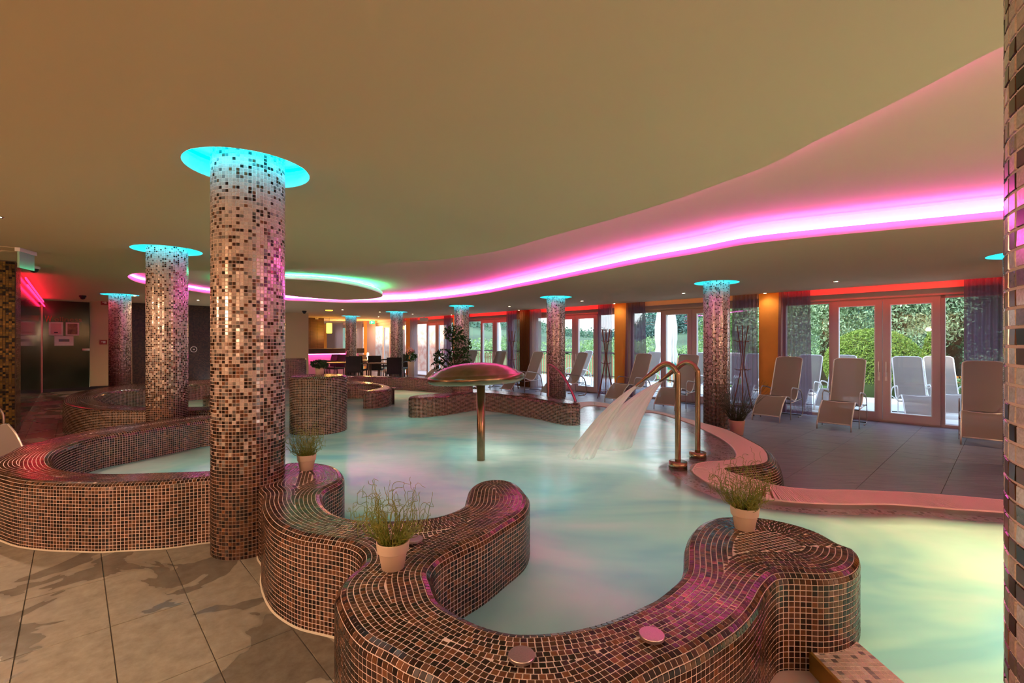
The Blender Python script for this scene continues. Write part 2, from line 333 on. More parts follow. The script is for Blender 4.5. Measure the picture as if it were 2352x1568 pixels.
def mosaic(thing_, C, T, B, Nn, tones, npart=0, name='mosaic_tiles', mat=None, size=PITCH*0.885, loc=(0,0,0), sb=None):
    """the n nearest tiles facing the camera become objects, the rest one stuff part"""
    mat = mat or TILE
    C = np.asarray(C); T, B, Nn = jitter(T, B, Nn)
    L = np.array(loc); sel = np.zeros(len(C), bool)
    if npart:
        rel = C - np.array([0, 0, HC]); dist = np.linalg.norm(rel, axis=1); facing = -np.sum(rel*Nn, 1)/dist
        u = rel[:, 0]/np.maximum(rel[:, 1], .01)*F; v = -rel[:, 2]/np.maximum(rel[:, 1], .01)*F
        vis = (rel[:, 1] > 0.1) & (np.abs(u) < 1160) & (np.abs(v) < 770) & (facing > 0.25)
        if sb is not None: vis &= sb > .99
        score = np.where(vis, facing/dist**2, -1); order = np.argsort(-score)[:npart]; order = order[score[order] > 0]; sel[order] = True
    r = ~sel
    V, Fq = tile_arrays(C[r]-L, T[r], B[r], Nn[r], size, sb=None if sb is None else sb[r])
    o = quad_mesh(name, V, Fq, mat, thing_, np.repeat(tones[r], 5, axis=0)); o['kind'] = 'stuff'
    if npart:
        tm = {}
        for i in np.nonzero(sel)[0]:
            c = tones[i]; key = tuple(int(round(math.log(max(x, .004))*2.5)) for x in c)
            if key not in tm:
                V, Fq = tile_arrays(np.zeros((1,3)), np.array([[1.,0,0]]), np.array([[0,1.,0]]), np.array([[0,0,1.]]), size)
                me_o = quad_mesh('tile', V, Fq, mat, None, np.repeat(c[None], 5, axis=0)); tm[key] = me_o.data; bpy.data.objects.remove(me_o)
            t = bpy.data.objects.new('tile', tm[key]); COL.objects.link(t); t.parent = thing_
            M = Matrix(((T[i][0], B[i][0], Nn[i][0], C[i][0]-L[0]), (T[i][1], B[i][1], Nn[i][1], C[i][1]-L[1]), (T[i][2], B[i][2], Nn[i][2], C[i][2]-L[2]), (0,0,0,1)))
            t.matrix_local = M
    return o
# curves in plan
def catmull(P, step=0.01, closed=True):
    P = np.asarray(P, float); n = len(P); out = []
    rng_ = range(n) if closed else range(n-1)
    for i in rng_:
        p0 = P[(i-1) % n] if (closed or i > 0) else P[0]*2-P[1]; p1 = P[i]; p2 = P[(i+1) % n]; p3 = P[(i+2) % n] if (closed or i+2 < n) else P[-1]*2-P[-2]
        # centripetal
        def tj(a, b): return max(np.linalg.norm(b-a), 1e-6)**0.5
        t0 = 0; t1 = tj(p0, p1); t2 = t1+tj(p1, p2); t3 = t2+tj(p2, p3)
        m = max(2, int(np.linalg.norm(p2-p1)/step)); t = np.linspace(t1, t2, m, endpoint=False)[:, None]
        A1 = (t1-t)/(t1-t0)*p0+(t-t0)/(t1-t0)*p1; A2 = (t2-t)/(t2-t1)*p1+(t-t1)/(t2-t1)*p2; A3 = (t3-t)/(t3-t2)*p2+(t-t2)/(t3-t2)*p3
        B1 = (t2-t)/(t2-t0)*A1+(t-t0)/(t2-t0)*A2; B2 = (t3-t)/(t3-t1)*A2+(t-t1)/(t3-t1)*A3
        out.append((t2-t)/(t2-t1)*B1+(t-t1)/(t2-t1)*B2)
    if not closed: out.append(P[-1:])
    return np.concatenate(out)
def resample(P, step, closed=True):
    Q = np.vstack([P, P[:1]]) if closed else P
    d = np.r_[0, np.cumsum(np.linalg.norm(np.diff(Q, axis=0), axis=1))]; n = max(3, int(round(d[-1]/step)))
    t = np.linspace(0, d[-1], n, endpoint=False) if closed else np.linspace(0, d[-1], n+1)
    return np.c_[np.interp(t, d, Q[:, 0]), np.interp(t, d, Q[:, 1])]
def smooth(P, it, closed=True):
    P = P.copy()
    for _ in range(it):
        Q = (np.roll(P, 1, 0)+np.roll(P, -1, 0)+2*P)/4
        if not closed: Q[0] = P[0]; Q[-1] = P[-1]
        P = Q
    return P
def area(P): x, y = P[:, 0], P[:, 1]; return 0.5*np.sum(x*np.roll(y, -1)-y*np.roll(x, -1))
def tangents(P, closed=True):
    if closed: t = np.roll(P, -1, 0)-np.roll(P, 1, 0)
    else: t = np.gradient(P, axis=0)
    return t/np.maximum(np.linalg.norm(t, axis=1), 1e-9)[:, None]
def inside(P, X):                       # points X in polygon P
    x, y = X[:, 0], X[:, 1]; c = np.zeros(len(X), bool); a = P; b = np.roll(P, -1, 0)
    for (x1, y1), (x2, y2) in zip(a, b):
        if y1 == y2: continue
        m = ((y1 > y) != (y2 > y)) & (x < (x2-x1)*(y-y1)/(y2-y1)+x1); c ^= m
    return c
def mindist(X, P):
    out = np.empty(len(X))
    for i in range(0, len(X), 2000):
        d = X[i:i+2000, None, :]-P[None]; out[i:i+2000] = np.sqrt((d**2).sum(2).min(1))
    return out
def flat_fill(P, zf, holes=(), grid=0.0):
    """triangulated plate for the plan polygon P minus holes"""
    vs = []; es = []; 
    for L in [P]+list(holes):
        o = len(vs); k = len(L); vs += [Vector((float(a), float(b))) for a, b in L]; es += [(o+i, o+(i+1) % k) for i in range(k)]
    if grid:
        x0, y0 = P.min(0); x1, y1 = P.max(0); G = np.array([(x, y) for x in np.arange(x0, x1, grid) for y in np.arange(y0, y1, grid)])
        ok = inside(P, G) & (mindist(G, P) > grid*.3)
        for h in holes: ok &= ~inside(h, G) & (mindist(G, h) > grid*.15)
        vs += [Vector((float(a), float(b))) for a, b in G[ok]]
    ov, oe, of = delaunay_2d_cdt(vs, es, [], 0, 1e-6)[:3]
    V = np.array([(p.x, p.y) for p in ov]); of = [f for f in of if len(f) == 3]; T = np.array(of); cen = V[T].mean(1)
    ok = inside(P, cen)
    for h in holes: ok &= ~inside(h, cen)
    T = T[ok]; z = np.array([zf(x, y) for x, y in V]) if callable(zf) else np.full(len(V), zf)
    return np.c_[V, z], T
# ------------------------------------------------------------------ plan outlines (traced once, then real plan coordinates)
def T_(pts, z, off): return [(*gp(x, y, z), off) for x, y in pts]
def outline(seq, step=0.01, sm=6):
    A = np.array(seq, float); P = A[:, :2]; ccw = area(P) > 0
    if not ccw: P = P[::-1]; A = A[::-1]
    t = tangents(P); n = np.c_[t[:, 1], -t[:, 0]]; P = P + n*A[:, 2:3]
    Q = resample(catmull(P, step), step); return smooth(Q, sm)
serp = ([(-1.70,3.40,0),(-1.66,3.15,0),(-1.60,2.95,0),(-1.50,2.82,0)]
 + T_([(600,1334.5),(609,1373),(630,1407),(660,1430),(690,1445),(741,1458)], 0, 0)
 + [(-0.80,2.145,0),(-0.72,2.105,0),(-0.655,2.03,0),(-0.632,1.95,0),(-0.655,1.86,0),(-0.660,1.78,0),(-0.640,1.69,0)]
 + T_([(813,1451),(846,1484.5),(896,1511),(939,1537.6),(992,1561)], .42, .02)
 + [(-0.10,1.195,0),(0.05,1.165,0),(0.20,1.185,0)]
 + T_([(1500,1514),(1572,1482),(1627,1449),(1674,1416.6),(1710,1377),(1732,1340.5),(1752,1319),(1772,1308),(1826,1307),(1880,1309),(1927,1300.7),(1949,1279)], .44, .04)
 + [(1.535,2.10,0)] + T_([(1934.7,1250),(1880,1221),(1826,1203),(1753.6,1188),(1688,1184.7),(1656,1185.5),(1619.5,1195.6),(1594,1217),(1580,1246)], .44, .012)
 + T_([(1572,1315),(1536,1351),(1500,1377),(1476,1388),(1410,1416.5),(1327,1440),(1244,1450),(1178,1450),(1111.6,1434.7)], .44, .012)
 + T_([(1045,1408),(1005.5,1381.7)], .44, .02) + T_([(975.7,1342),(969,1312),(995.6,1279),(1045,1252),(1095,1229),(1145,1199),(1191,1169)], .44, .038)
 + [(0.105,2.76,0)] + T_([(1204.5,1129.6),(1178,1106),(1144.8,1099.8),(1111.6,1103),(1085,1116),(1075,1140),(1066,1160),(1012,1182.7),(929,1192.7),(830,1192.7),(780,1183)], .44, .012)
 + T_([(750,1177),(728,1151),(733,1126)], .44, .038) + [(-1.125,3.10,0),(-1.165,3.25,0)] + T_([(767,1070),(724,1062),(660,1062)], .44, .01))
left = ([(-1.86,3.17,0)] + T_([(481,1247),(383,1260),(298,1265),(234,1268.5),(170,1267),(106.5,1264),(42.6,1255.7),(0,1240.8)], 0, 0)
 + [(-3.76,3.33,0),(-3.97,3.52,0),(-4.11,3.73,0)] + T_([(15,1040),(44.6,1025),(89,1013.5),(149,998.6),(208,986.7),(297.6,973),(387,961),(482,952)], .44, .01)
 + [(-3.35,6.05,0),(-3.05,6.02,0),(-3.0,5.88,0),(-3.2,5.75,0)] + T_([(482,961),(387,975),(297.6,989.6),(238,998.6)], .44, .02)
 + T_([(178.6,1013.5),(134,1031),(116,1046),(114.6,1058),(125,1070),(155,1079),(208,1085),(297.6,1086),(387,1083),(482,1080)], .44, .012)
 + [(-1.92,3.42,0),(-1.81,3.34,0),(-1.80,3.24,0)])
ring2 = (T_([(149,924),(178.6,934.6),(238,940.5),(333,942)], .44, .02) + [(-4.3,6.24,0),(-3.7,6.3,0),(-3.4,6.42,0),(-3.45,6.6,0),(-3.9,6.66,0),(-4.6,6.62,0)]
 + T_([(333,933),(268,928.6),(238,922.7),(214,912),(238,902),(283,896),(333,893)], .44, .015)
 + [(-6.78,9.85,0),(-6.4,10.2,0),(-5.9,10.5,0),(-5.55,10.9,0),(-5.75,11.25,0),(-6.6,11.35,0)] + T_([(482,870.6),(431,873.6),(333,879.5),(297.6,881),(253,887),(208,894),(166.7,903)], .44, .01))
backw = ([(-5.9,12.55,0),(-5.3,12.75,0),(-4.6,12.75,0),(-3.82,12.6,0),(-2.7,12.2,0),(-1.95,11.8,0),(-1.35,11.2,0),(-1.0,10.4,0),(-0.72,9.5,0),
 (-0.95,9.25,0),(-1.15,9.6,0),(-1.36,10.5,0),(-1.68,11.2,0),(-2.2,11.65,0),(-3.0,12.0,0),(-3.82,12.2,0),(-4.6,12.32,0),(-5.3,12.3,0),(-5.8,12.35,0)])
arms = ([(-1.57,7.62,0),(-1.35,7.70,0),(-1.05,7.95,0),(-0.80,8.27,0),(-0.62,8.42,0),(-0.42,8.33,0),(0.0,7.97,0),(0.42,7.47,0),(0.68,7.06,0),(0.88,6.90,0),(1.0,6.97,0),(1.02,7.15,0),
 (0.75,7.62,0),(0.47,8.1,0),(0.0,8.62,0),(-0.45,8.95,0),(-0.70,9.08,0),(-0.95,9.0,0),(-1.15,8.55,0),(-1.38,8.28,0),(-1.60,8.08,0),(-1.72,7.85,0),(-1.68,7.68,0)])
hook = (T_([(784,874.6),(818.6,874.6),(863,879),(893,885),(906,891)], .44, .0) + T_([(904,926),(893,932.7),(866,937),(835,938.6)], ZW, .0)
 + [(-2.73,8.85,0)] + T_([(838,897),(852,894),(872,889.5),(873,885.5),(850,881.5)], .44, 0) + [(-3.6,10.15,0),(-4.3,10.1,0),(-4.6,10.3,0),(-4.45,10.62,0)])

BENCH = {}
def bench(name, seq, zt, z0, label, npart=0, r=0.042, zb=-0.35, grid_a=.35, tile_z0=None):
    P = outline(seq) if not isinstance(seq, np.ndarray) else seq
    if area(P) < 0: P = P[::-1]
    BENCH[name+label[:12]] = P
    c = P.mean(0); L = (float(c[0]), float(c[1]), z0)
    root = tag(empty(name, L), label, 'bench')
    t = tangents(P); n = np.c_[t[:, 1], -t[:, 0]]
    k = len(P); m = MB()
    def lv(inset, z): q = P - n*inset; return [(a, b, z) for a, b in q]
    prev = lv(0, zb)
    for (ins, z) in [(0, zt-r)] + [(r*(1-math.cos(a)), zt-r+r*math.sin(a)) for a in np.linspace(math.pi/12, math.pi/2, 6)]:
        cur = lv(ins, z); m.strip(prev, cur, closed=True); prev = cur
    V, Tt = flat_fill(np.array(P - n*r)[::2], zt); m.add(V, Tt.tolist(), False)
    m.build('grout_body', GROUT, root, L)
    if z0 == 0.0 and npart:
        MB().strip([(x, y, .010) for x, y in P], [(x, y, .001) for x, y in P+n*.008], True).build('sealant', pbr('pale_sealant', (.58,.50,.40), .6), root, L)
    Cs, Ts, Bs, Ns = [], [], [], []
    def row(ins, z, a):
        q = P - n*ins; cl = resample(q, PITCH); tt = tangents(cl); nn = np.c_[tt[:, 1], -tt[:, 0]]; o = np.ones(len(cl))
        Cs.append(np.c_[cl, o*z]); Ts.append(np.c_[tt, 0*o]); Ns.append(np.c_[nn*math.cos(a), o*math.sin(a)]); Bs.append(np.c_[-nn*math.sin(a), o*math.cos(a)])
    zz0 = tile_z0 if tile_z0 is not None else z0
    nr = int(round((zt-r-zz0)/PITCH)); ph = (zt-r-zz0)/nr
    for i in range(nr): row(0, zz0+(i+.5)*ph, 0)
    for a in (math.pi/12, math.pi/4, 5*math.pi/12): row(r*(1-math.cos(a)), zt-r+r*math.sin(a), a)
    d = r + PITCH*.5; seen = {}; Pc = P[::2]; SB = [np.ones(sum(len(x) for x in Cs))]
    dmax = .205; full = False
    while d < dmax:
        md = mindist(P - n*d, Pc); md2 = mindist(P - n*(d+PITCH), Pc)
        Wd = np.where(md2 < d+PITCH-.001, md2+d+PITCH, 9.0); Wd = np.where(md < d-.001, np.minimum(Wd, md+d), Wd); G = (Wd-2*d+PITCH)/PITCH
        ok = G > .3; one = G < 1.35; two = (~one) & (G < 2)
        dn = np.where(one, d-PITCH/2+G*PITCH/2, np.where(two, d-PITCH/2+G*PITCH/4, d)); sz = np.where(one, G, np.where(two, G/2, 1.0))
        if ok.sum() < 4: break
        q = P - n*d; dq = np.roll(q, -1, 0)-q; ln = np.linalg.norm(dq, axis=1); fw = (dq*t).sum(1) > 0
        use = ok & np.roll(ok, -1) & fw; cum = np.cumsum(ln*use); ntile = int(cum[-1]/PITCH)
        if ntile < 1: break
        pos = (np.arange(ntile)+.5)*cum[-1]/ntile; ix = np.minimum(np.searchsorted(cum, pos), k-1)
        f_ = np.clip((pos-cum[ix-1])/np.maximum(cum[ix]-cum[ix-1], 1e-9), 0, 1); f_ = np.where(ix > 0, f_, 0); jx = (ix+1) % k
        q = P - n*dn[:, None]; QQ = q[ix]*(1-f_[:, None])+q[jx]*f_[:, None]; keep = []; KP_ = []
        for i, (x, y) in zip(ix, QQ):
            key = (int(x/PITCH), int(y/PITCH)); bad = False
            for ddx in (-1,0,1):
                for ddy in (-1,0,1):
                    for (a, b, s_) in seen.get((key[0]+ddx, key[1]+ddy), ()):
                        if (a-x)**2+(b-y)**2 < (0.60*PITCH if max(s_, sz[i]) < .99 or one[i] else .80*PITCH)**2: bad = True
            if not bad: seen.setdefault(key, []).append((x, y, sz[i])); keep.append(i); KP_.append((x, y))
        if keep:
            o = np.ones(len(keep)); tt = t[keep]; nn = n[keep]
            Cs.append(np.c_[np.array(KP_), o*zt]); Ts.append(np.c_[tt, 0*o]); Bs.append(np.c_[-nn, 0*o]); Ns.append(np.c_[0*o, 0*o, o]); SB.append(sz[keep]*1.0)
        d += PITCH
    dl = d-PITCH/2; x0, y0 = P.min(0); x1, y1 = P.max(0); ca_, sa_ = math.cos(grid_a), math.sin(grid_a); R_ = max(x1-x0, y1-y0); gi = np.arange(-R_, R_, PITCH)
    gx, gy = np.meshgrid(gi, gi); gx = gx.ravel(); gy = gy.ravel(); X = np.c_[(x0+x1)/2+gx*ca_-gy*sa_, (y0+y1)/2+gx*sa_+gy*ca_]
    X = X[(X[:,0] > x0) & (X[:,0] < x1) & (X[:,1] > y0) & (X[:,1] < y1)]; X = X[inside(P[::3], X)]
    if len(X): X = X[mindist(X, Pc) > dl]
    if len(X):
        keep = []
        for i, (x, y) in enumerate(X):
            key = (int(x/PITCH), int(y/PITCH)); bad = False
            for ddx in (-1,0,1):
                for ddy in (-1,0,1):
                    for (a, b, s_) in seen.get((key[0]+ddx, key[1]+ddy), ()):
                        if (a-x)**2+(b-y)**2 < (.60*PITCH)**2: bad = True
            if not bad: keep.append(i)
        X = X[keep]; o = np.ones(len(X)); Cs.append(np.c_[X, o*(zt-.0006)]); Ts.append(np.c_[o*ca_, o*sa_, 0*o]); Bs.append(np.c_[-o*sa_, o*ca_, 0*o]); Ns.append(np.c_[0*o, 0*o, o]); SB.append(o)
    C = np.concatenate(Cs); T = np.concatenate(Ts); B = np.concatenate(Bs); Nn = np.concatenate(Ns)
    SB = np.concatenate(SB); SB = np.where(SB < 1, (SB-.115)/.885, SB)
    mosaic(root, C, T, B, Nn, browns(len(C)), npart, loc=L, sb=SB)
    return root

# ------------------------------------------------------------------ pool basin, water, floors
pool = np.array([(1.33,1.0),(1.34,1.6),(1.25,1.95),(1.0,1.85),(.80,1.62),(.55,1.45),(.3,1.35),(.05,1.32),(-.2,1.38),(-.42,1.55),(-.49,1.8),(-.50,2.1),(-.62,2.24),(-.85,2.30),(-1.05,2.42),(-1.25,2.65),(-1.38,2.95),(-1.45,3.25),
 (-1.7,3.3),(-2.1,3.25),(-2.6,3.16),(-3.0,3.19),(-3.4,3.35),(-3.75,3.62),(-3.95,3.9),(-4.15,4.3),(-4.2,4.75),(-4.05,5.1),(-3.85,5.45),(-3.7,5.75),(-3.75,6.45),(-4.8,6.45),(-5.5,6.6),(-6.2,6.95),(-6.9,7.5),(-7.4,8.1),(-7.75,8.9),(-7.8,9.6),(-7.5,10.2),
 (-7.2,10.8),(-6.9,11.3),(-6.3,12.2),(-5.3,12.5),(-4.6,12.5),(-3.82,12.4),(-2.9,12.1),(-2.1,11.75),(-1.5,11.2),(-1.15,10.4),(-.88,9.4),(-.75,8.75),(-.3,8.5),(.25,7.95),(.6,7.5)])
g_in = [(1.24,8.60),(1.42,8.98),(1.65,8.99),(1.90,8.57),(2.2,8.3)] + [gp(x, y, ZW)[:2] for x, y in [(1507,949),(1574,969),(1617,987),(1660,1009),(1684.6,1030),(1692,1046),(1684,1056),(1655,1060),(1626,1061.5),(1595,1067),(1584,1076),(1608.7,1098),(1645,1119.5),(1717,1141),(1826,1154),(1934.7,1159),(2043,1159),(2188,1170),(2306,1177.5)]] + [(3.95,3.2),(4.4,2.9)]
g_out = [(1.0,8.9),(1.25,9.4),(1.65,9.6),(2.05,9.05),(2.3,8.65)] + [gp(x, y, ZW)[:2] for x, y in [(1513,946),(1614,972),(1666,987),(1712,1009),(1749,1030),(1761,1048.7),(1758,1061),(1736.6,1068),(1697,1072),(1660,1077),(1681,1087),(1735.5,1103),(1790,1117.7),(1862,1125),(1953,1126.8),(2079.6,1132),(2188,1139.5),(2306,1150)]] + [(4.15,3.5),(4.6,3.2)]
g_in = np.array([(0.95,7.25),(1.05,8.0)] + g_in + [(4.9,2.2),(5.0,1.2)]); g_out = np.array([(0.72,7.75),(0.80,8.4)] + g_out + [(5.2,2.5),(5.4,1.2)])
GI = smooth(resample(catmull(g_in, .02, False), .02, False), 8, False); GO = smooth(resample(catmull(g_out, .02, False), .02, False), 3, False)
mid = GI
pool_poly = np.vstack([pool, GI, [(5.0,0.2),(1.33,0.2)]])
V, Tt = flat_fill(resample(pool_poly, .12), ZW, grid=0.22)
dd = mindist(V[:, :2], np.vstack([GI]))
VW = V
water = MB().add(V, Tt.tolist(), True).build('pool_water', WATER); water['kind'] = 'structure'
at = water.data.attributes.new('clear', 'FLOAT', 'POINT'); at.data.foreach_set('value', np.clip(0.88*(1-(dd-0.10)/0.28), 0.0, 0.88).astype(np.float32))
BASIN = pbr('pale_basin', (0.55, 0.62, 0.58), 0.6)
PB = resample(pool_poly, .2); V, Tt = flat_fill(PB, -0.95)
mb = MB().add(V, Tt.tolist()); mb.strip([(x, y, -.95) for x, y in PB], [(x, y, 0.05) for x, y in PB], True, False); struct('pool_basin', mb, BASIN)
fo = np.zeros(len(VW))
for fx, fy, fr_ in ((.78,5.05,.5),(.55,5.1,.5),(1.15,5.65,.55),(.9,5.35,.5),(-.325,4.9,.28),(-.1,5.2,.5)): fo = np.maximum(fo, np.clip(1.25-np.hypot(VW[:,0]-fx, VW[:,1]-fy)/fr_, 0, 1))
at = water.data.attributes.new('foam', 'FLOAT', 'POINT'); at.data.foreach_set('value', fo.astype(np.float32))
# shelf with pale mosaic inside the gutter
def ofs(P, d):
    t = tangents(P, False); n = np.c_[t[:, 1], -t[:, 0]]; return P + n*d
tI = tangents(GI, False); nI = np.c_[-tI[:, 1], tI[:, 0]]
cen = GI + nI*.1
sgn = 1.0 if inside(pool_poly, cen).mean() > .5 else -1.0
nI = nI*sgn
shelf = empty('pool_shelf', (0,0,0)); shelf['kind'] = 'structure'
A = GI; Bp = GI + nI*0.30
MB().strip([(x, y, .085) for x, y in A], [(x, y, .085) for x, y in Bp]).strip([(x, y, .085) for x, y in Bp], [(x, y, -.9) for x, y in Bp]).strip([(x, y, .13) for x, y in A], [(x, y, .085) for x, y in A]).build('grout_body', GROUT, shelf)
rs = []; 
for i in range(13):
    q = resample(GI + nI*(.012+i*PITCH), PITCH, False); t_ = tangents(q, False); o = np.ones(len(q)); nn = np.c_[t_[:, 1], -t_[:, 0]]
    rs.append((np.c_[q, o*.085], np.c_[t_, 0*o], np.c_[-nn, 0*o], np.c_[0*o, 0*o, o]))
C, T, B, Nn = (np.concatenate([r[j] for r in rs]) for j in range(4))
tn = PALES[RNG.integers(0, 3, len(C))]; m_ = RNG.random(len(C)) < .14; tn[m_] = browns(m_.sum())*1.5
mosaic(shelf, C, T, B, Nn, tn, 0, mat=TILEP)
# overflow gutter: channel, cross bars, mosaic kerb falling to the deck
PINKW = pbr('cream_gutter_bar', (0.80, 0.53, 0.49), 0.5)
def match(A, B, n):            # n rungs between two open curves
    a = resample(A, np.linalg.norm(np.diff(A, axis=0), axis=1).sum()/n, False)[:n+1]
    out = np.empty_like(a); j = 0
    for i, p in enumerate(a):
        lo = j; hi = min(len(B), j+80); k = lo+int(np.argmin(((B[lo:hi]-p)**2).sum(1))); j = max(j, k); out[i] = B[j]
    return a, smooth(out, 6, False)
gut = empty('overflow_gutter', (0,0,0)); gut['kind'] = 'structure'
a, b = match(GO, GI, 950)
mb = MB(); mb.strip([(x, y, .105) for x, y in a], [(x, y, .105) for x, y in b], smooth=False); mb.build('channel', pbr('rust_channel', (0.30, 0.10, 0.06), 0.7), gut)
mb = MB()
for i in range(len(a)-1):
    p0, p1 = a[i], a[i]*.35+a[i+1]*.65; q0, q1 = b[i], b[i]*.35+b[i+1]*.65; z0, z1 = .106, .128
    vs = [(*p0, z0), (*p1, z0), (*q1, z0), (*q0, z0), (*p0, z1), (*p1, z1), (*q1, z1), (*q0, z1)]
    mb.add(vs, [(4,5,6,7),(0,4,7,3),(1,2,6,5),(0,1,5,4),(3,7,6,2)])
o = mb.build('grating_bars', PINKW, gut); o['kind'] = 'stuff'
mb = MB()
for c_ in (a, b):
    mb.tube([(x, y, .122) for x, y in c_[::3]], .009, 4, cap=False)
mb.build('edge_strip', PINKW, gut)
tO = tangents(GO, False); nO = np.c_[-tO[:, 1], tO[:, 0]]*(-sgn)
kerb = empty('pool_kerb', (0,0,0)); kerb['kind'] = 'structure'
_kf = np.linspace(0, 1, 200); _kd = .005+.15*_kf+.035*np.sin(_kf*math.pi); _kz = .125-(.125-ZD)*(_kf**1.7)
_kl = np.r_[0, np.cumsum(np.hypot(np.diff(_kd), np.diff(_kz)))]; _kl /= _kl[-1]
def kprof(f): return float(np.interp(f, _kl, _kd)), float(np.interp(f, _kl, _kz))   # offset, height along the profile
prev = [(x, y, .125) for x, y in GO]; mb = MB(); fs_ = np.linspace(0, 1, 9)
for f_ in fs_[1:]:
    dn, z = kprof(f_); cur = [(x, y, z) for x, y in GO+nO*dn]; mb.strip(prev, cur); prev = cur
mb.build('grout_body', GROUT, kerb)
rs = []
for i in range(15):
    f0 = (i+.5)/15; d0, z0 = kprof(f0); d1, z1 = kprof(f0+.02); sl = np.array([d1-d0, z1-z0]); sl /= np.linalg.norm(sl)
    q = resample(GO+nO*d0, PITCH, False); t_ = tangents(q, False); o = np.ones(len(q)); nn = np.c_[-t_[:, 1], t_[:, 0]]*(-sgn)
    Nn_ = np.c_[nn*(-sl[1]), o*sl[0]]; B_ = np.c_[nn*sl[0], o*sl[1]]; T_v = np.cross(B_, Nn_)
    rs.append((np.c_[q, o*z0]+Nn_*.001, T_v, B_, Nn_))
C, T, B, Nn = (np.concatenate([r[j] for r in rs]) for j in range(4))
mosaic(kerb, C, T, B, Nn, browns(len(C)), 0)
# floors of 0.315 x 0.613 m slabs
KP = GO+nO*.02
blocked = np.vstack([pool, KP[:, :2], [(5.4,.2),(1.33,.2)]])
def floor_tiles(z, cond, mat, nobj, joint_poly, lab):
    root = empty('floor', (0,0,z)); root['kind'] = 'structure'
    mb = MB(); V, Tt = flat_fill(joint_poly, z-.006, holes=[blocked] if lab == 'x' else ()); mb.add(V, Tt.tolist()); mb.build('screed', JOINT, root, (0,0,z))
    cells = []
    for i in range(-24, 40):
        for j in range(-12, 46):
            q = .129+.3145*(i+.5); s = 2.327+.613*(j+.5)
            if cond(s, q): cells.append((s, q))
    S = np.array(cells); X = np.array([W(s, q) for s, q in cells]); ok = ~inside(blocked, X)
    for ds, dq in ((-.3,-.15),(.3,-.15),(.3,.15),(-.3,.15),(0,.15),(0,-.15)): ok |= ~inside(blocked, np.array([W(s+ds, q+dq) for s, q in cells]))
    S = S[ok]; X = X[ok]
    y = np.maximum(X[:, 1], .05); vis = (X[:, 1] > .3) & (np.abs(X[:, 0]/y*F) < 1250) & ((HC-z)/y*F < 900)
    score = np.where(vis, 1/y, -1); order = np.argsort(-score); near = [i for i in order[:nobj] if score[i] > 0]; rest = [i for i in range(len(S)) if i not in set(near)]
    w_, h_ = .3145-.004, .613-.004
    tm = MB().box((0,0,-.003), (h_, w_, .006), bev=.0012).build('tile', mat, root); tm.rotation_euler = (0,0,ANG)
    first = True
    for i in near:
        o = tm if first else tm.copy()
        if not first: COL.objects.link(o); o.parent = root
        first = False; o.location = (X[i][0], X[i][1], RNG.uniform(-.0006, .0006))
    mb = MB()
    for i in rest: mb.box((X[i][0], X[i][1], z-.003), (h_, w_, .006), ANG)
    if rest: o = mb.build('more_tiles', mat, root, (0,0,z)); o['kind'] = 'stuff'
    return root
QS = 3.0
jp1 = np.array([W(-7,-5), W(17.8,-5), W(17.8,QS), W(12.0,QS), (-6.3,12.2), (-6.9,11.3), (-7.2,10.8),(-7.5,10.2),(-7.8,9.6),(-7.75,8.9),(-7.4,8.1),(-6.9,7.5),(-6.2,6.95),(-5.5,6.6),(-4.8,6.45),(-3.75,6.45),(-3.7,5.75),(-3.85,5.45),(-4.05,5.1),(-4.2,4.75),(-4.15,4.3),(-3.95,3.9),(-3.75,3.62),(-3.4,3.35),(-3.0,3.19),(-2.6,3.16),(-2.1,3.25),(-1.7,3.3),
 (-1.45,3.25),(-1.38,2.95),(-1.25,2.65),(-1.05,2.42),(-.85,2.30),(-.62,2.24),(-.50,2.1),(-.49,1.8),(-.42,1.55),(-.2,1.38),(.05,1.32),(.3,1.35),(.55,1.45),(.80,1.62),(1.0,1.85),(1.25,1.95),(1.34,1.6),(1.33,.2), W(-3,2.0), W(-7,2.0)])
def c1(s, q): return -6.5 < s < 17.7 and -4.8 < q < QS and not (s < 1.0 and q > 1.6)
floor_tiles(0.0, c1, SLATE, 170, jp1, 'l')
KP2 = GO+nO*.01
jp2 = np.array([W(-7,11.7), W(29,11.7), W(29,QS+1), W(17.8,QS+1), W(12.2,QS+.2), (-6.3,12.2),(-5.3,12.5),(-4.6,12.5),(-3.82,12.4),(-2.9,12.1),(-2.1,11.75),(-1.5,11.2),(-1.15,10.4),(-.88,9.4),(-.75,8.75),(-.3,8.5),(.25,7.95),(.6,7.8)] + [tuple(p) for p in KP2[::6]] + [W(-7,4.5)])
def c2(s, q): return -6.8 < s < 28.9 and ((q > 3.9 and s < 10) or q > 6.5 or (s > 12.5 and q > QS+.2)) and q < 11.7
floor_tiles(ZD, c2, DECK, 190, jp2, 'd')

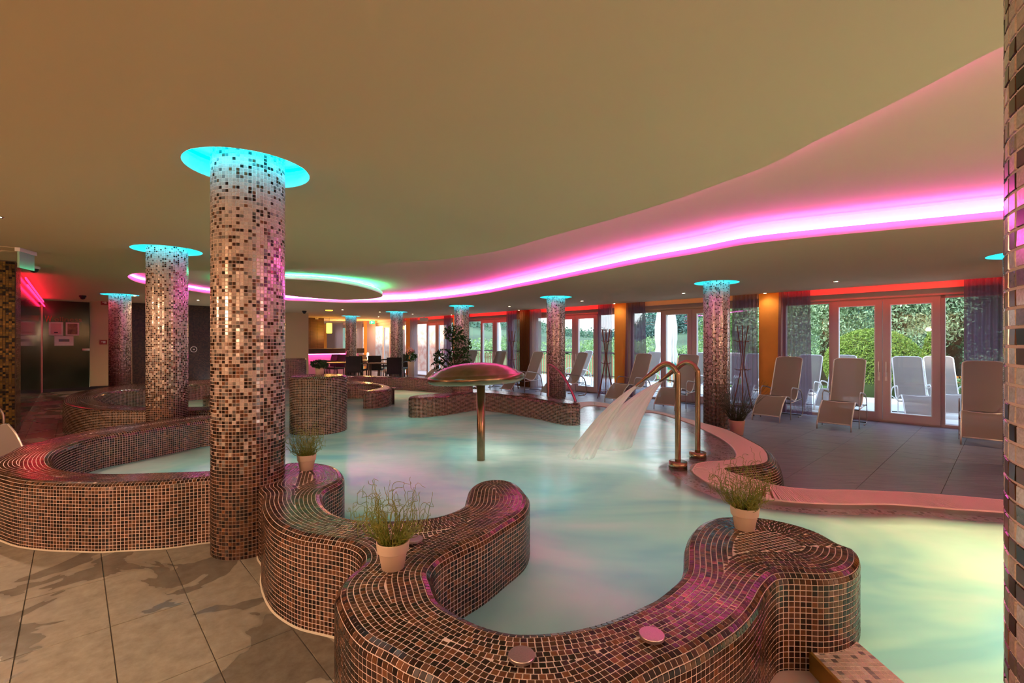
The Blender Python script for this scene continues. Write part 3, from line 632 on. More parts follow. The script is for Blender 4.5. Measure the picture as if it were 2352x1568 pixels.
# ------------------------------------------------------------------ benches
bench('serpentine_bench', serp, ZT, 0.0, 'large serpentine brown mosaic bench winding around the near pool edge, carrying two potted rushes', 300)
bench('curved_bench', left, ZT, 0.0, 'long looping brown mosaic bench at the left, joining the nearest column', 300)
bench('looped_bench', ring2, ZT, 0.0, 'second looping mosaic bench further back on the left, round the second column', 0)
bench('pool_wall', backw, ZT, ZW-.1, 'low mosaic wall along the far end of the pool in front of the dining chairs', 0)
bench('forked_bench', arms, ZT, ZW-.1, 'forked purple-lit mosaic bench standing in the water behind the water mushroom', 0)
bench('hooked_bench', hook, ZT, ZW-.1, 'small hook-shaped purple mosaic bench in the water beside the tall mosaic drum', 0)
def circ(x, y, r): a = np.linspace(0, 2*math.pi, 160, endpoint=False); return np.c_[x+r*np.cos(a), y+r*np.sin(a)]
bench('mosaic_drum', circ(-2.70,6.55,.372), .885, ZW-.05, 'tall round mosaic drum standing in the pool right of the nearest column', 0)
bench('mosaic_drum', circ(-6.2,13.2,.37), .88, ZW-.05, 'far purple-lit mosaic drum behind the tall drum, against the beige wall', 0)
bench('mosaic_post', circ(-.93,8.75,.2), .92, ZW-.05, 'short thick mosaic post behind the brim of the water mushroom', 0)
bench('rounded_bench', circ(-4.92,8.0,.30), ZT, ZW-.05, 'rounded mosaic bench end seen between the two nearest columns', 0)

# ------------------------------------------------------------------ columns
RC = 0.2165
def pw(z): return np.interp(z, [0.5,.6,.8,1.05,1.35,1.6,2.0,2.6], [0,.05,.18,.30,.46,.58,.70,.80])
def col_tiles():
    nr = int(2.80/PITCH); nc = 61; z = (np.arange(nr)+.5)*PITCH; a = 2*math.pi*np.arange(nc)/nc
    Z, A_ = np.meshgrid(z, a, indexing='ij'); Z = Z.ravel(); A_ = A_.ravel(); o = np.zeros(len(Z))
    Nn = np.c_[np.cos(A_), np.sin(A_), o]; T = np.c_[-np.sin(A_), np.cos(A_), o]; B = np.c_[o, o, o+1]
    C = Nn*RC; C[:, 2] = Z
    tn = browns(len(Z)); r = RNG.random(len(Z)); p = pw(Z); wht = r < p; tn[wht] = PALES[RNG.integers(0, 3, wht.sum())]*RNG.uniform(.88, 1.08, (wht.sum(), 1))
    gy = (~wht) & (RNG.random(len(Z)) < .36*np.clip((Z-.5)/.4, 0, 1)); tn[gy] = GREYS[RNG.integers(0, 3, gy.sum())]
    return C, T, B, Nn, tn
core_me = None; tiles_me = None
COLS = [(-1.755,3.125,0,'nearest mosaic column rising between the two large benches',300), (.762,.425,0,'mosaic column cut by the right edge of the photo, closest to the viewer',300),
 (-4.34,5.90,0,'second mosaic column on the left, standing in the looping bench',0), (-9.62,11.50,0,'third mosaic column on the left beside the beige wall',0),
 (6.15,5.57,ZD,'mosaic column hidden behind the nearest right-hand column',0), (3.63,8.32,ZD,'mosaic column on the deck right of the twin water spouts',0), (1.03,11.02,ZD,'mosaic column on the deck behind the curved handrail',0),
 (-1.48,13.74,ZD,'mosaic column behind the indoor tree and the water mushroom',0), (-4.06,16.49,ZD,'mosaic column among the dining chairs, right of the other one',0), (-6.6,19.2,ZD,'furthest mosaic column, between the pendant lamp and dining chairs',0)]
RINGR = 0.372
for i, (x, y, z, lab, npart) in enumerate(COLS):
    root = tag(empty('mosaic_column', (x, y, z)), lab, 'column', 'glass mosaic columns with blue light rings')
    C, T, B, Nn, tn = col_tiles() if (npart or tiles_me is None) else (None,)*5
    if core_me is None:
        co = MB().lathe([(RC,0),(RC,2.81)], n=64).build('column_core', GROUT, root); core_me = co.data
    else:
        co = bpy.data.objects.new('column_core', core_me); COL.objects.link(co); co.parent = root
    if npart: mosaic(root, C+np.array([x,y,z]), T, B, Nn, tn, npart, loc=(x,y,z))
    elif tiles_me is None: tiles_me = mosaic(root, C, T, B, Nn, tn, 0).data
    else:
        o = bpy.data.objects.new('mosaic_tiles', tiles_me); COL.objects.link(o); o.parent = root; o['kind'] = 'stuff'; o.rotation_euler = (0,0,RNG.integers(0,61)*2*math.pi/61)
    z0 = zc(SQ(x, y)[1])
    rt = tag(empty('light_ring', (x, y, z0)), 'blue-lit round recess in the ceiling around the '+{0:'nearest mosaic column',1:'column at the right edge of the photo',2:'second column on the left',3:'third column on the left',4:'far column at the right edge',5:'column right of the water spouts',6:'column behind the curved handrail',7:'column behind the indoor tree',8:'column right among the dining chairs',9:'furthest column by the pendant lamp'}[i], 'ceiling light', 'blue light rings')
    if i == 0:
        r1 = MB().lathe([(RINGR,-.001),(RINGR,.085),(RINGR+.008,.085),(RINGR+.008,.0)], n=64)
        k = len(r1.f)-2; r1.f = r1.f[:k]; r1.sm = r1.sm[:k]; r1.build('rim', COVE, rt)
        r1 = MB().lathe([(RINGR+.095,.0),(RINGR+.095,.20),(0.2,.20)], n=64); k = len(r1.f)-2; r1.f = r1.f[:k]; r1.sm = r1.sm[:k]; r1.build('recess', COVE, rt)
        r1 = MB(); n_ = 64; A1 = [((RINGR+.028)*math.cos(2*math.pi*j/n_), (RINGR+.028)*math.sin(2*math.pi*j/n_), .125) for j in range(n_)]; A2 = [((RINGR+.028)*math.cos(2*math.pi*j/n_), (RINGR+.028)*math.sin(2*math.pi*j/n_), .15) for j in range(n_)]
        r1.strip(A1, A2, True).build('led_strip', CYAN, rt); ring0 = rt
    else:
        for ch in ring0.children:
            c = ch.copy(); COL.objects.link(c); c.parent = rt

# ------------------------------------------------------------------ ceiling
rec = ([gp(x, y, 2.505)[:2] for x, y in [(314,627),(336,626.3),(434,620.4),(482,622),(655,618.6),(738,616.7),(835,611.8),(933,602),(1000,596),(1136,574),(1272,538),(1408,500.7),(1544,460),(1646,424),(1765,380),(1859,331),(2019,253),(2178,171.6),(2318.5,98.3)]]
 + [(2.6,1.05),(3.2,.2),(3.7,-1.0),(5.5,-2.0),(6.8,-1.0),(7.0,1.0),(6.2,2.4),(5.2,3.35)])
def gpz(x, y):
    z = ZF
    for _ in range(30):
        X, Y = gp(x, y, z); z = .5*z+.5*zc(SQ(X, Y)[1])
    return X, Y
rec += [gpz(x, y) for x, y in [(2312,502.5),(2019,530),(1859,545),(1713,561),(1612,580),(1476,603),(1340,630),(1204,657),(1100,676),(1000,688),(933,693),(835.6,695),(718,692),(653.7,689),(482,674),(434,667),(336,652.7),(314,647.6),(292.8,636.5),(298.7,630.6)]]
REC = smooth(resample(catmull(np.array(rec), .05), .06), 3)
if area(REC) < 0: REC = REC[::-1]
ICX, ICY, IR = -4.5, 10.2, 1.62
CR = resample(np.array([W(-7,-5), W(-7,10.93), W(28.6,10.93), W(28.6,-5)]), 1.0)
circs = [np.array([(x+RINGR*math.cos(2*math.pi*j/40), y+RINGR*math.sin(2*math.pi*j/40)) for j in range(40)]) for x, y, *_ in COLS]
zfun = lambda x, y: zc(SQ(x, y)[1])
V, Tt = flat_fill(CR, zfun, holes=[REC]+circs, grid=.6)
mb = MB().add(V, [tuple(reversed(t)) for t in Tt.tolist()], False); struct('ceiling', mb, CEIL)
circ2 = [np.array([(x+(RINGR+.09)*math.cos(2*math.pi*j/40), y+(RINGR+.09)*math.sin(2*math.pi*j/40)) for j in range(40)]) for x, y, *_ in COLS]
V, Tt = flat_fill(np.array([W(-7,-5), W(-7,11.6), W(28.9,11.6), W(28.9,-5)]), ZR, holes=circ2)
struct('ceiling', MB().add(V, [tuple(reversed(t)) for t in Tt.tolist()]), CEIL)
def cove(P, mat, lab, sign, col):      # lip, light strip and back wall along the recess edge
    t = tangents(P); n = np.c_[t[:, 1], -t[:, 0]]*sign
    z = np.array([zfun(x, y) for x, y in P])
    def lv(d, dz): q = P+n*d; return [(a, b, c+dz) for (a, b), c in zip(q, z)]
    def ab(d, zz): q = P+n*d; return [(a, b, zz) for a, b in q]
    root = empty('ceiling_cove', (0,0,0)); root['kind'] = 'structure'
    m = MB(); m.strip(lv(0,0), lv(0,.075), True).strip(lv(0,.075), lv(.015,.075), True).strip(lv(.015,.075), lv(.015,.0), True).build('cove_lip', LIP, root)
    m = MB(); m.strip(lv(.014,.022), lv(.17,.022), True).strip(lv(.17,.02), ab(.17,ZR), True).build('cove_back', COVE, root)
    s_ = tag(MB().strip(lv(.035,.045), lv(.035,.098), True).build('light_strip', mat), lab, 'light strip')
cove(REC, PINK, 'pink light strip running along the whole edge of the raised ceiling', 1, None)
a_ = np.linspace(0, 2*math.pi, 120, endpoint=False); ISL = np.c_[ICX+IR*np.cos(a_), ICY+IR*np.sin(a_)]
V, Tt = flat_fill(ISL, zfun, grid=.5); struct('ceiling', MB().add(V, [tuple(reversed(t)) for t in Tt.tolist()], False), CEIL)
cove(ISL, GREEN, 'green light strip on top of the round hanging ceiling disc', -1, None)
# ------------------------------------------------------------------ walls
PIL = [(-.45,.0),(3.39,3.83),(7.18,7.62),(10.84,11.44),(14.62,15.25),(18.42,18.87),(22.62,23.15),(26.6,28.7)]
wr = empty('wall_window', (0,0,0)); wr['kind'] = 'structure'
for a_, b_ in PIL: MB().wbox(a_, b_, 11.06, 11.36, ZD-.1, ZR).build('pier', ORANGE, wr)
HEAD = pbr('header_paint', (0.70, 0.42, 0.36), 0.8)
MB().wbox(-7, -.45, 11.2, 11.36, ZD-.1, ZR).build('pier', ORANGE, wr)
MB().wbox(-.45, 28.7, 11.09, 11.36, 2.30, ZR).build('header', HEAD, wr)
MB().wbox(-.45, 28.7, 11.19, 11.36, 2.185, 2.30).build('transom_beam', FRAME, wr)
struct('wall_left', MB().wbox(-7, 18, -5.1, -5.0, -.1, ZR), WALLP)
struct('wall_back', MB().wbox(-7.1, -7, -5, 11.4, ZD, ZR), WALLP)
struct('wall_right', MB().wbox(17.8, 17.95, .34, 1.27, -.1, ZR).wbox(17.95, 18.1, -5, 1.3, -.1, ZR), WALLP)
struct('wall_far', MB().wbox(28.7, 28.9, 3, 11.4, ZD, ZR), ORANGE)
wb = MB().wbox(17.8, 17.95, 5.55, 6.35, -.2, ZR).wbox(17.95, 21.0, 6.25, 6.35, -.2, ZR); struct('wall_bar', wb, WALLP)
struct('wall_bar', MB().wbox(17.9, 18.0, 5.40, 5.56, -.2, ZR), BLACK)  # dark doorway gap, its shade put in as a black slab
# dark mosaic wall behind the left-hand loops (tiles under 2 px: relief and colour from the material)
def far_mosaic(name, cols, sc_):
    m, n, l = newmat(name)
    o = n.new('ShaderNodeOutputMaterial'); b = n.new('ShaderNodeBsdfPrincipled'); l.new(b.outputs[0], o.inputs[0]); b.inputs['Roughness'].default_value = .5
    g = n.new('ShaderNodeNewGeometry'); mp = n.new('ShaderNodeMapping'); mp.inputs['Rotation'].default_value = (0, 0, -ANG); mp.inputs['Scale'].default_value = (sc_,)*3
    l.new(g.outputs['Position'], mp.inputs[0]); fl = n.new('ShaderNodeVectorMath'); fl.operation = 'FLOOR'; l.new(mp.outputs[0], fl.inputs[0])
    wn = n.new('ShaderNodeTexWhiteNoise'); l.new(fl.outputs[0], wn.inputs[0]); r = n.new('ShaderNodeValToRGB'); r.color_ramp.interpolation = 'CONSTANT'; l.new(wn.outputs[0], r.inputs[0])
    el = r.color_ramp.elements; el[0].color = (*cols[0], 1); el[0].position = 0; el[1].color = (*cols[1], 1); el[1].position = 1/len(cols)
    for i, c in enumerate(cols[2:], 2): x = el.new(i/len(cols)); x.color = (*c, 1)
    l.new(r.outputs[0], b.inputs['Base Color']); return m
DKM = far_mosaic('dark_far_mosaic', [(.012,.006,.005),(.03,.012,.008),(.055,.022,.012),(.02,.01,.008),(.04,.02,.012)], 30)
struct('wall_mosaic', MB().wbox(17.78, 17.9, 1.27, 5.40, -.1, ZR), DKM)
# gold and brown mosaic wall block at the left edge
gb = empty('wall_gold', (*W(9.73,-.6), 0)); gb['kind'] = 'structure'
L = gb.location[:]
MB().wbox(9.733, 10.56, -4.9, -.603, 0, ZR).build('grout_body', pbr('dark_grout', (.08,.05,.03), .8), gb, L)
def plane_tiles(o, tv, w_, h_, nn, tones_fn, pitch=PITCH):
    nx = int(w_/pitch); nz = int(h_/pitch); X, Z = np.meshgrid(np.arange(nx)+.5, np.arange(nz)+.5); X = X.ravel()*pitch; Z = Z.ravel()*pitch; k = len(X); O = np.zeros(k)
    C = np.c_[o[0]+tv[0]*X, o[1]+tv[1]*X, o[2]+Z]; T = np.c_[O+tv[0], O+tv[1], O]; B = np.c_[O, O, O+1]; Nn = np.c_[O+nn[0], O+nn[1], O]
    return C, T, B, Nn, tones_fn(k)
GOLD = np.array([(.20,.11,.02),(.26,.15,.03),(.15,.08,.02),(.03,.012,.006),(.015,.008,.006),(.32,.17,.035)])
gold = lambda k: GOLD[RNG.choice(6, k, p=[.26,.2,.16,.14,.16,.08])]*RNG.uniform(.55,1.1,(k,1))
o1 = (*W(9.73,-2.2), 0); o2 = (*W(9.73,-.6), 0)
t1 = plane_tiles(o1, N, 1.6, 2.5, -D, gold, .03); t2 = plane_tiles(o2, D, .83, 2.5, N, gold, .03)
C, T, B, Nn, tn = (np.concatenate([t1[j], t2[j]]) for j in range(5)); mosaic(gb, C, T, B, Nn, tn, 0, size=.0275, loc=L)
# dark glass wall with door, pictures and lettering
gw = empty('wall_glass', (*W(17.7,-.6), 0)); gw['kind'] = 'structure'; L = gw.location[:]
MB().wbox(17.72, 17.76, -.62, .33, .08, 2.46).build('glass_leaf', DARKG, gw, L)
MB().wbox(17.70, 17.78, -.62, .34, 0, .08).build('floor_rail', BLACK, gw, L)
MB().wbox(10.6, 17.7, -.625, -.615, .03, 2.44).build('side_pane', DARKG, gw, L)
MB().wbox(17.66, 17.72, -.64, -.60, .0, 2.46).build('corner_post', pbr('rose_steel', (.5,.2,.22), .3, .8), gw, L)
struct('baseboard_right', MB().wbox(17.76, 17.80, .34, 1.27, 0, .09), BLACK)
hd = tag(empty('door_handle', ons(197,803,17.70)), 'white lever handle plate on the dark glass door at the left', 'handle')
x, y, z = ons(189,803,17.70); x2, y2, _ = ons(206,803,17.70)
MB().tube([(x-hd.location[0],y-hd.location[1],0),(x2-hd.location[0],y2-hd.location[1],0)], .035, 10, flat=(.6,1)).build('grip', WHITE, hd)
def on_wall_text(txt, px0, px1, py, size, mat, name, label):
    c = bpy.data.curves.new(name, 'FONT'); c.body = txt; c.size = size; c.extrude = .004; c.align_x = 'LEFT'; c.align_y = 'CENTER'
    o = bpy.data.objects.new(name, c); COL.objects.link(o); x, y, z = ons(px0, py, 17.70); o.location = (x, y, z)
    o.rotation_euler = (math.pi/2, 0, math.atan2(N[1], N[0])); bpy.context.view_layer.update()
    me = bpy.data.meshes.new_from_object(o.evaluated_get(bpy.context.evaluated_depsgraph_get())); me.materials.clear(); me.materials.append(mat)
    o2 = bpy.data.objects.new(name, me); COL.objects.link(o2); o2.matrix_world = o.matrix_world.copy(); bpy.data.objects.remove(o)
    x2, y2, _ = ons(px1, py, 17.70); wd = math.hypot(x2-x, y2-y); o2.scale[0] = wd/max(o2.dimensions[0], .01)
    return tag(o2, label, 'lettering')
on_wall_text('W', 103, 119, 733, .26, pbr('red_letter', (.8,.02,.03), .4), 'wall_letter', 'large red letter W starting the word on the dark glass')
on_wall_text('ellness', 124, 187, 733, .17, pbr('rust_letter', (.22,.05,.02), .5), 'wall_letter', 'small rust-coloured letters ellness following the red W on the dark glass')
def picture(px0, px1, py0, py1, s_, art, label, detail=None):
    x0, y0, z0 = ons(px0, (py0+py1)/2, s_); x1, y1, _ = ons(px1, (py0+py1)/2, s_); cx, cyy = (x0+x1)/2, (y0+y1)/2; wd = math.hypot(x1-x0, y1-y0)
    _, _, zt = ons((px0+px1)/2, py0, s_); _, _, zb = ons((px0+px1)/2, py1, s_); cz = (zt+zb)/2; h_ = zt-zb
    r = tag(empty('framed_picture', (cx, cyy, cz), math.atan2(N[1], N[0])), label, 'picture'); b = .035
    m = MB()
    for dx, dz, sx_, sz_ in ((0,h_/2,wd,b),(0,-h_/2,wd,b),(-wd/2,0,b,h_),(wd/2,0,b,h_)): m.box((dx,0,dz),(sx_+ (b if sz_==b else 0),.03,sz_))
    m.build('frame', WHITE, r); MB().box((0,.004,0),(wd,.01,h_)).build('mat_board', art, r)
    if detail: MB().box((0,-.003,h_*detail[1]),(wd*detail[2],.004,h_*detail[3])).build('print', detail[0], r)
    return r
RSE = pbr('rose_paper', (.75,.45,.42), .6); SEP = pbr('sepia_print', (.42,.26,.12), .6, noise_=.7, scale=9); BLU = pbr('landscape_print', (.12,.16,.25), .6, noise_=.7, scale=12, col2=(.2,.22,.08))
picture(114,143,741,769,17.69,RSE,'square white-framed picture under the red W',(BLACK,-.3,.3,.1))
picture(153,180,742,769,17.69,SEP,'square sepia picture in a white frame, right of the other square one')
picture(127,167,773,792,17.69,WHITE,'wide white-framed picture hanging below the two square ones',(BLU,.05,.62,.3))
picture(696+29,696+34,721+4,732,20.9,WHITE,'small abstract picture on the dark wood wall of the bar',(SEP,0,.6,.6))
SIGNR = pbr('sign_red', (.35,.05,.04), .5)
for (p0,p1,q0,q1,lab) in ((234,246,690,700,'small dark red exit pictogram high on the beige wall'),(232,243,781,790,'small red fire point sign at door-handle height on the beige wall')):
    x, y, z = ons((p0+p1)/2,(q0+q1)/2,17.78); r = tag(empty('wall_sign',(x,y,z),math.atan2(N[1],N[0])), lab, 'sign')
    MB().box((0,0,0),(.16,.02,.13)).build('plate', SIGNR, r); MB().box((.02,-.012,.0),(.05,.004,.06)).box((-.03,-.012,.01),(.03,.004,.03)).build('symbol', WHITE, r)
# red light strips on top of the side glass
for dz, q_ in ((2.40,-.59),(2.28,-.57)):
    tag(MB().wbox(11.2,17.6,q_,q_+.02,dz,dz+.03).build('light_strip', emit('rose_led',(1,.01,.06),4.2)), ('upper' if dz > 2.3 else 'lower')+' red light strip above the glass partition at the left', 'light strip')
# ------------------------------------------------------------------ window bays
bays = [(.0,3.39,1.68),(3.83,7.18,5.42),(7.62,10.84,9.12),(11.44,14.62,12.85),(15.25,18.42,16.55),(18.87,22.62,20.5),(23.15,26.6,24.6)]
for k, (s0, s1, sd) in enumerate(bays):
    wn = empty('window_%d' % (k+1), (*W(sd, 11.25), ZD)); wn['kind'] = 'structure'; L = wn.location[:]
    zt = 2.185; m = MB()
    m.wbox(s0, s0+.05, 11.22, 11.31, ZD, zt).wbox(s1-.05, s1, 11.22, 11.31, ZD, zt).wbox(s0, s1, 11.22, 11.31, zt-.055, zt).wbox(s0, s1, 11.2, 11.32, ZD, ZD+.05)
    m.wbox(sd-.87, sd-.81, 11.22, 11.31, ZD, zt).wbox(sd+.81, sd+.87, 11.22, 11.31, ZD, zt); m.build('window_frame', FRAME, wn, L)
    for sg in (-1, 1):
        a0, a1 = (sd+.005, sd+.81) if sg > 0 else (sd-.81, sd-.005); st = .105
        d_ = MB(); 
        for (u0,u1,z0,z1) in ((a0,a0+st,ZD+.03,zt-.03),(a1-st,a1,ZD+.03,zt-.03),(a0+st,a1-st,zt-.13,zt-.03),(a0+st,a1-st,ZD+.03,ZD+.17)): d_.wbox(u0,u1,11.175,11.245,z0,z1)
        dl = d_.build('door_leaf', FRAME, wn, L)
        g_ = MB(); b0, b1, c0, c1 = a0+st, a1-st, ZD+.17, zt-.13
        for (u0,u1,z0,z1) in ((b0,b0+.012,c0,c1),(b1-.012,b1,c0,c1),(b0,b1,c0,c0+.012),(b0,b1,c1-.012,c1)): g_.wbox(u0,u1,11.17,11.25,z0,z1)
        gk = g_.build('gasket', FRAMEW, dl, L); gk.location = (0,0,0)
        for v in gk.data.vertices: pass
        pn = MB().wbox(b0,b1,11.205,11.211,c0,c1).build('pane', GLASS, dl, L)
        e0, e1 = (s0+.05, sd-.87) if sg < 0 else (sd+.87, s1-.05)
        MB().wbox(e0,e1,11.262,11.268,ZD+.05,zt-.055).build('side_pane', GLASS, wn, L)
        hx, hy = W(sd+sg*.055, 11.14); hh = MB().tube([(hx,hy,.98),(hx,hy,.70)], .010, 8)
        hh.box((*W(sd+sg*.055, 11.168), .70),(.035,.012,.16),ANG).tube([(*W(sd+sg*.055,11.17),.72),(hx,hy,.72)],.009,6).build('handle', WHITE, dl, L)
# ------------------------------------------------------------------ curtains
def curtain(s0, s1, mat, label, flare=0.0, q0=10.99, folds=None, top=2.5):
    n_ = max(24, int((s1-s0)/.012)); nf = folds or max(3, (s1-s0)/.085); rows = 9; m = MB(); vs = []
    ph = random.random()*6
    for r in range(rows):
        f_ = r/(rows-1); z = top+(ZD+.02-top)*f_
        for i in range(n_+1):
            t_ = i/n_; s = s0+(s1-s0)*t_; sp = (s-(s0+s1)/2)*(1+flare*f_)+(s0+s1)/2
            q = q0+.028*math.sin(2*math.pi*nf*t_+ph+.5*math.sin(3*f_+t_*4))*(.8+.3*f_)
            vs.append((*W(sp, q), z))
    fs = [(r*(n_+1)+i, r*(n_+1)+i+1, (r+1)*(n_+1)+i+1, (r+1)*(n_+1)+i) for r in range(rows-1) for i in range(n_)]
    return tag(m.add(vs, fs, True).build('curtain', mat), label, 'curtain')
curtain(-.25,.56,CURT,'plum sheer curtain beside the column at the right edge')
curtain(2.83,3.40,CURT,'plum sheer curtain left of the large garden door, behind two recliners',.12)
curtain(3.83,4.36,CURT,'plum sheer curtain right of the second door, beside the nearer coat rack',.1)
curtain(6.62,7.18,CURT,'plum sheer curtain left of the second door, behind the recliner by the spouts',.2)
curtain(7.64,8.14,CURT,'plum sheer curtain right of the third door behind a coat rack')
curtain(10.37,10.9,CURTL,'grey sheer curtain just left of the column with the handrail')
curtain(10.84,11.46,CURTD,'dark brown curtain hanging over the orange pier behind the handrail',q0=10.93)
curtain(11.46,12.0,CURT,'sheer curtain left of the dark brown one, behind a coat rack')
curtain(14.12,14.62,CURT,'plum sheer curtain right of the column with the indoor tree')
curtain(15.3,15.8,CURT,'sheer curtain left of the column with the indoor tree')
curtain(17.8,18.4,CURTL,'pale grey curtain right of the white vase of flowers')
curtain(18.9,19.6,CURTL,'pale grey curtain left of the white vase of flowers')
curtain(21.7,22.6,CURTL,'pale grey curtain right of the green exit sign')
curtain(23.2,24.1,CURTL,'pale curtain just left of the orange pier with the exit sign')
curtain(25.6,27.8,CURTL,'widest pale curtain beside the pendant lamp')
# light troughs over the windows
for a_, b_, mt, nm in ((.05,3.35,RED,'red light strip over the large garden door'),(3.35,7.62,AMBER,'amber light strip over the second door and two piers'),(7.66,10.84,RED,'red light strip over the third door'),(10.9,14.5,RED,'red light strip over the fourth door'),(14.7,18.4,RED,'red light strip over the fifth door'),(18.9,22.6,RED,'red light strip over the curtains by the white vase'),(23.2,28.0,AMBER,'amber light strip over the last windows')):
    tag(MB().wbox(a_,b_,10.90,10.92,2.44,2.46).build('light_strip', mt), nm, 'light strip')
# ------------------------------------------------------------------ downlights
def lamp(name, typ, loc, energy, col, **kw):
    l = bpy.data.lights.new(name, typ); l.energy = energy; l.color = col
    for k_, v_ in kw.items(): setattr(l, k_, v_)
    o = bpy.data.objects.new(name, l); COL.objects.link(o); o.location = loc; return o
WARM = (1.0, 0.66, 0.42)
dl0 = None
spots = [(1337,691,2.40,'downlight directly right of the handrail column'),(1411,697,2.40,'downlight in front of the first orange pier left of the spouts'),(1192,712,2.40,'downlight nearest the window left of the handrail column'),(1170,703.5,2.40,'downlight further from the window, left of the handrail column'),
 (1570,673,2.40,'downlight left of the column behind the spouts'),(1757,673,2.40,'downlight in front of the orange pier by the garden door'),(1920,646,2.40,'downlight above the recliner at the garden door'),(690.7,704,2.42,'downlight in front of the beige wall beside the bar'),
 (786.8,711,2.40,'downlight left of the furthest column'),(872,716,2.40,'nearer of two downlights between the dining columns'),(869.6,727,2.40,'further of two downlights between the dining columns'),(947.5,721,2.40,'downlight right of the dining columns'),
 (835.8,735.7,2.40,'furthest downlight beside the exit sign'),(1037,723,2.40,'downlight just left of the indoor tree column'),(978,733,2.40,'downlight beside the hanging white sign'),(455,689,2.50,'downlight between the two nearest columns'),(310,679,2.505,'bright downlight beside the third column ring'),(-8,497,2.505,'bright downlight at the left edge of the ceiling')]
extra = [(W(2.0,-.9),2.505),(W(-1.6,-.9),2.505),(W(.3,-2.4),2.505),(W(4.2,-2.6),2.505),(W(-3.5,-2.4),2.505),(W(-3.5,2.2),2.505),(W(-1.6,10.0),2.40),(W(-4.6,8.5),2.40)]  # unseen downlights added out of view to light the foreground
pts_ = [(*gp(x, y, z), z, lab) for x, y, z, lab in spots]+[(x, y, z, 'added ceiling downlight outside the view') for (x, y), z in extra]
for i, (x, y, z, lab) in enumerate(pts_):
    if dl0 is None:
        dl0 = tag(empty('downlight', (x, y, z)), lab, 'ceiling light', 'ceiling downlights')
        m = MB().lathe([(.052,-.001),(.05,-.006),(.036,-.006),(.034,-.001)], n=20); m.build('trim_ring', CHROME, dl0)
        MB().lathe([(.0,-.0035),(.033,-.0035)], n=20).build('bulb', LAMP, dl0); r = dl0
    else: r = dup(dl0, (x, y, z), label=lab)
    near = i >= len(spots) or i == 17
    l = lamp('downlight_beam', 'SPOT', (x, y, z-.015), 95 if near else (7 if SQ(x, y)[1] > 10.5 else (60 if i in (15, 16) else 24)), WARM if near else (1.0,.72,.44), spot_size=math.radians(150), spot_blend=.9, shadow_soft_size=.03)
# unseen wall lamps, added out of view to wash the ceiling
for i, (p, e_) in enumerate([(W(-3.0,-4.8),110),(W(2.5,-4.8),110),(W(6.8,-4.8),60),(W(-6.8,1.0),110),(W(-6.8,5.5),90)]):
    r = tag(empty('added_wall_lamp', (*p, 1.75)), 'added warm wall lamp, unseen, washing the ceiling', 'lamp', 'added warm wall lamps')
    MB().lathe([(.03,-.06),(.11,.0),(.13,.06),(.125,.06),(.1,.0),(.02,-.05)], n=20).build('shade', BRONZE, r)
    lamp('added_wall_lamp_bulb', 'POINT', (p[0], p[1], 1.88), e_, WARM, shadow_soft_size=.09)
# lamps under the water
for x, y, e_, c_ in ((1.45,4.7,26,(.8,1,.85)),(2.9,2.5,46,(.95,1,.5)),(2.2,1.6,34,(.8,1,.62)),(0.2,3.9,10,(.5,.95,.95)),(-.4,5.4,16,(.5,1,.75)),(-1.6,7.2,14,(.45,1,.7)),(-3.0,10.6,30,(1,.85,.5)),(-2.3,11.2,22,(1,.8,.45)),(-2.6,4.3,22,(.6,1,.85)),(-1.6,4.9,10,(.6,.95,.8)),(-6.4,8.3,26,(.6,1,.5)),(-4.6,7.4,12,(.2,.9,.6)),(1.0,6.5,14,(.7,1,.9)),(2.0,7.6,12,(.6,.8,1)),(.75,2.6,7,(.6,.8,.95))):
    lamp('underwater_lamp', 'POINT', (x, y, -.50), e_*.8, c_, shadow_soft_size=.28)
# ------------------------------------------------------------------ water mushroom, spouts, handrail
ms = tag(empty('water_mushroom', (-.325,4.90,ZW-.3)), 'bronze water mushroom standing on a pole in the middle of the pool', 'fountain'); L = ms.location[:]
MB().lathe([(.043,0),(.043,1.12)], n=24).build('pole', BRONZE, ms)
cap = MB().lathe([(r_, z_+.145) for r_, z_ in [(.03,.94),(.30,.95),(.455,.96),(.50,.985),(.512,1.01),(.50,1.04),(.475,1.056),(.455,1.058),(.42,1.085),(.33,1.13),(.22,1.158),(.1,1.172),(0,1.175)]], n=64).build('cap', BRONZE, ms)
cap.rotation_euler = (math.radians(-1.5), math.radians(-2.5), 0)
def bez(P, n_=24): return [(*p[:2], p[2]) for p in catmull3(P, n_)]
def catmull3(P, n_):
    P = np.array(P, float); out = []
    for i in range(len(P)-1):
        p0 = P[i-1] if i else 2*P[0]-P[1]; p1, p2 = P[i], P[i+1]; p3 = P[i+2] if i+2 < len(P) else 2*P[-1]-P[-2]
        for t_ in np.linspace(0, 1, n_, endpoint=False):
            out.append(.5*((2*p1)+(-p0+p2)*t_+(2*p0-5*p1+4*p2-p3)*t_**2+(-p0+3*p1-3*p2+p3)*t_**3))
    out.append(P[-1]); return [tuple(p) for p in out]
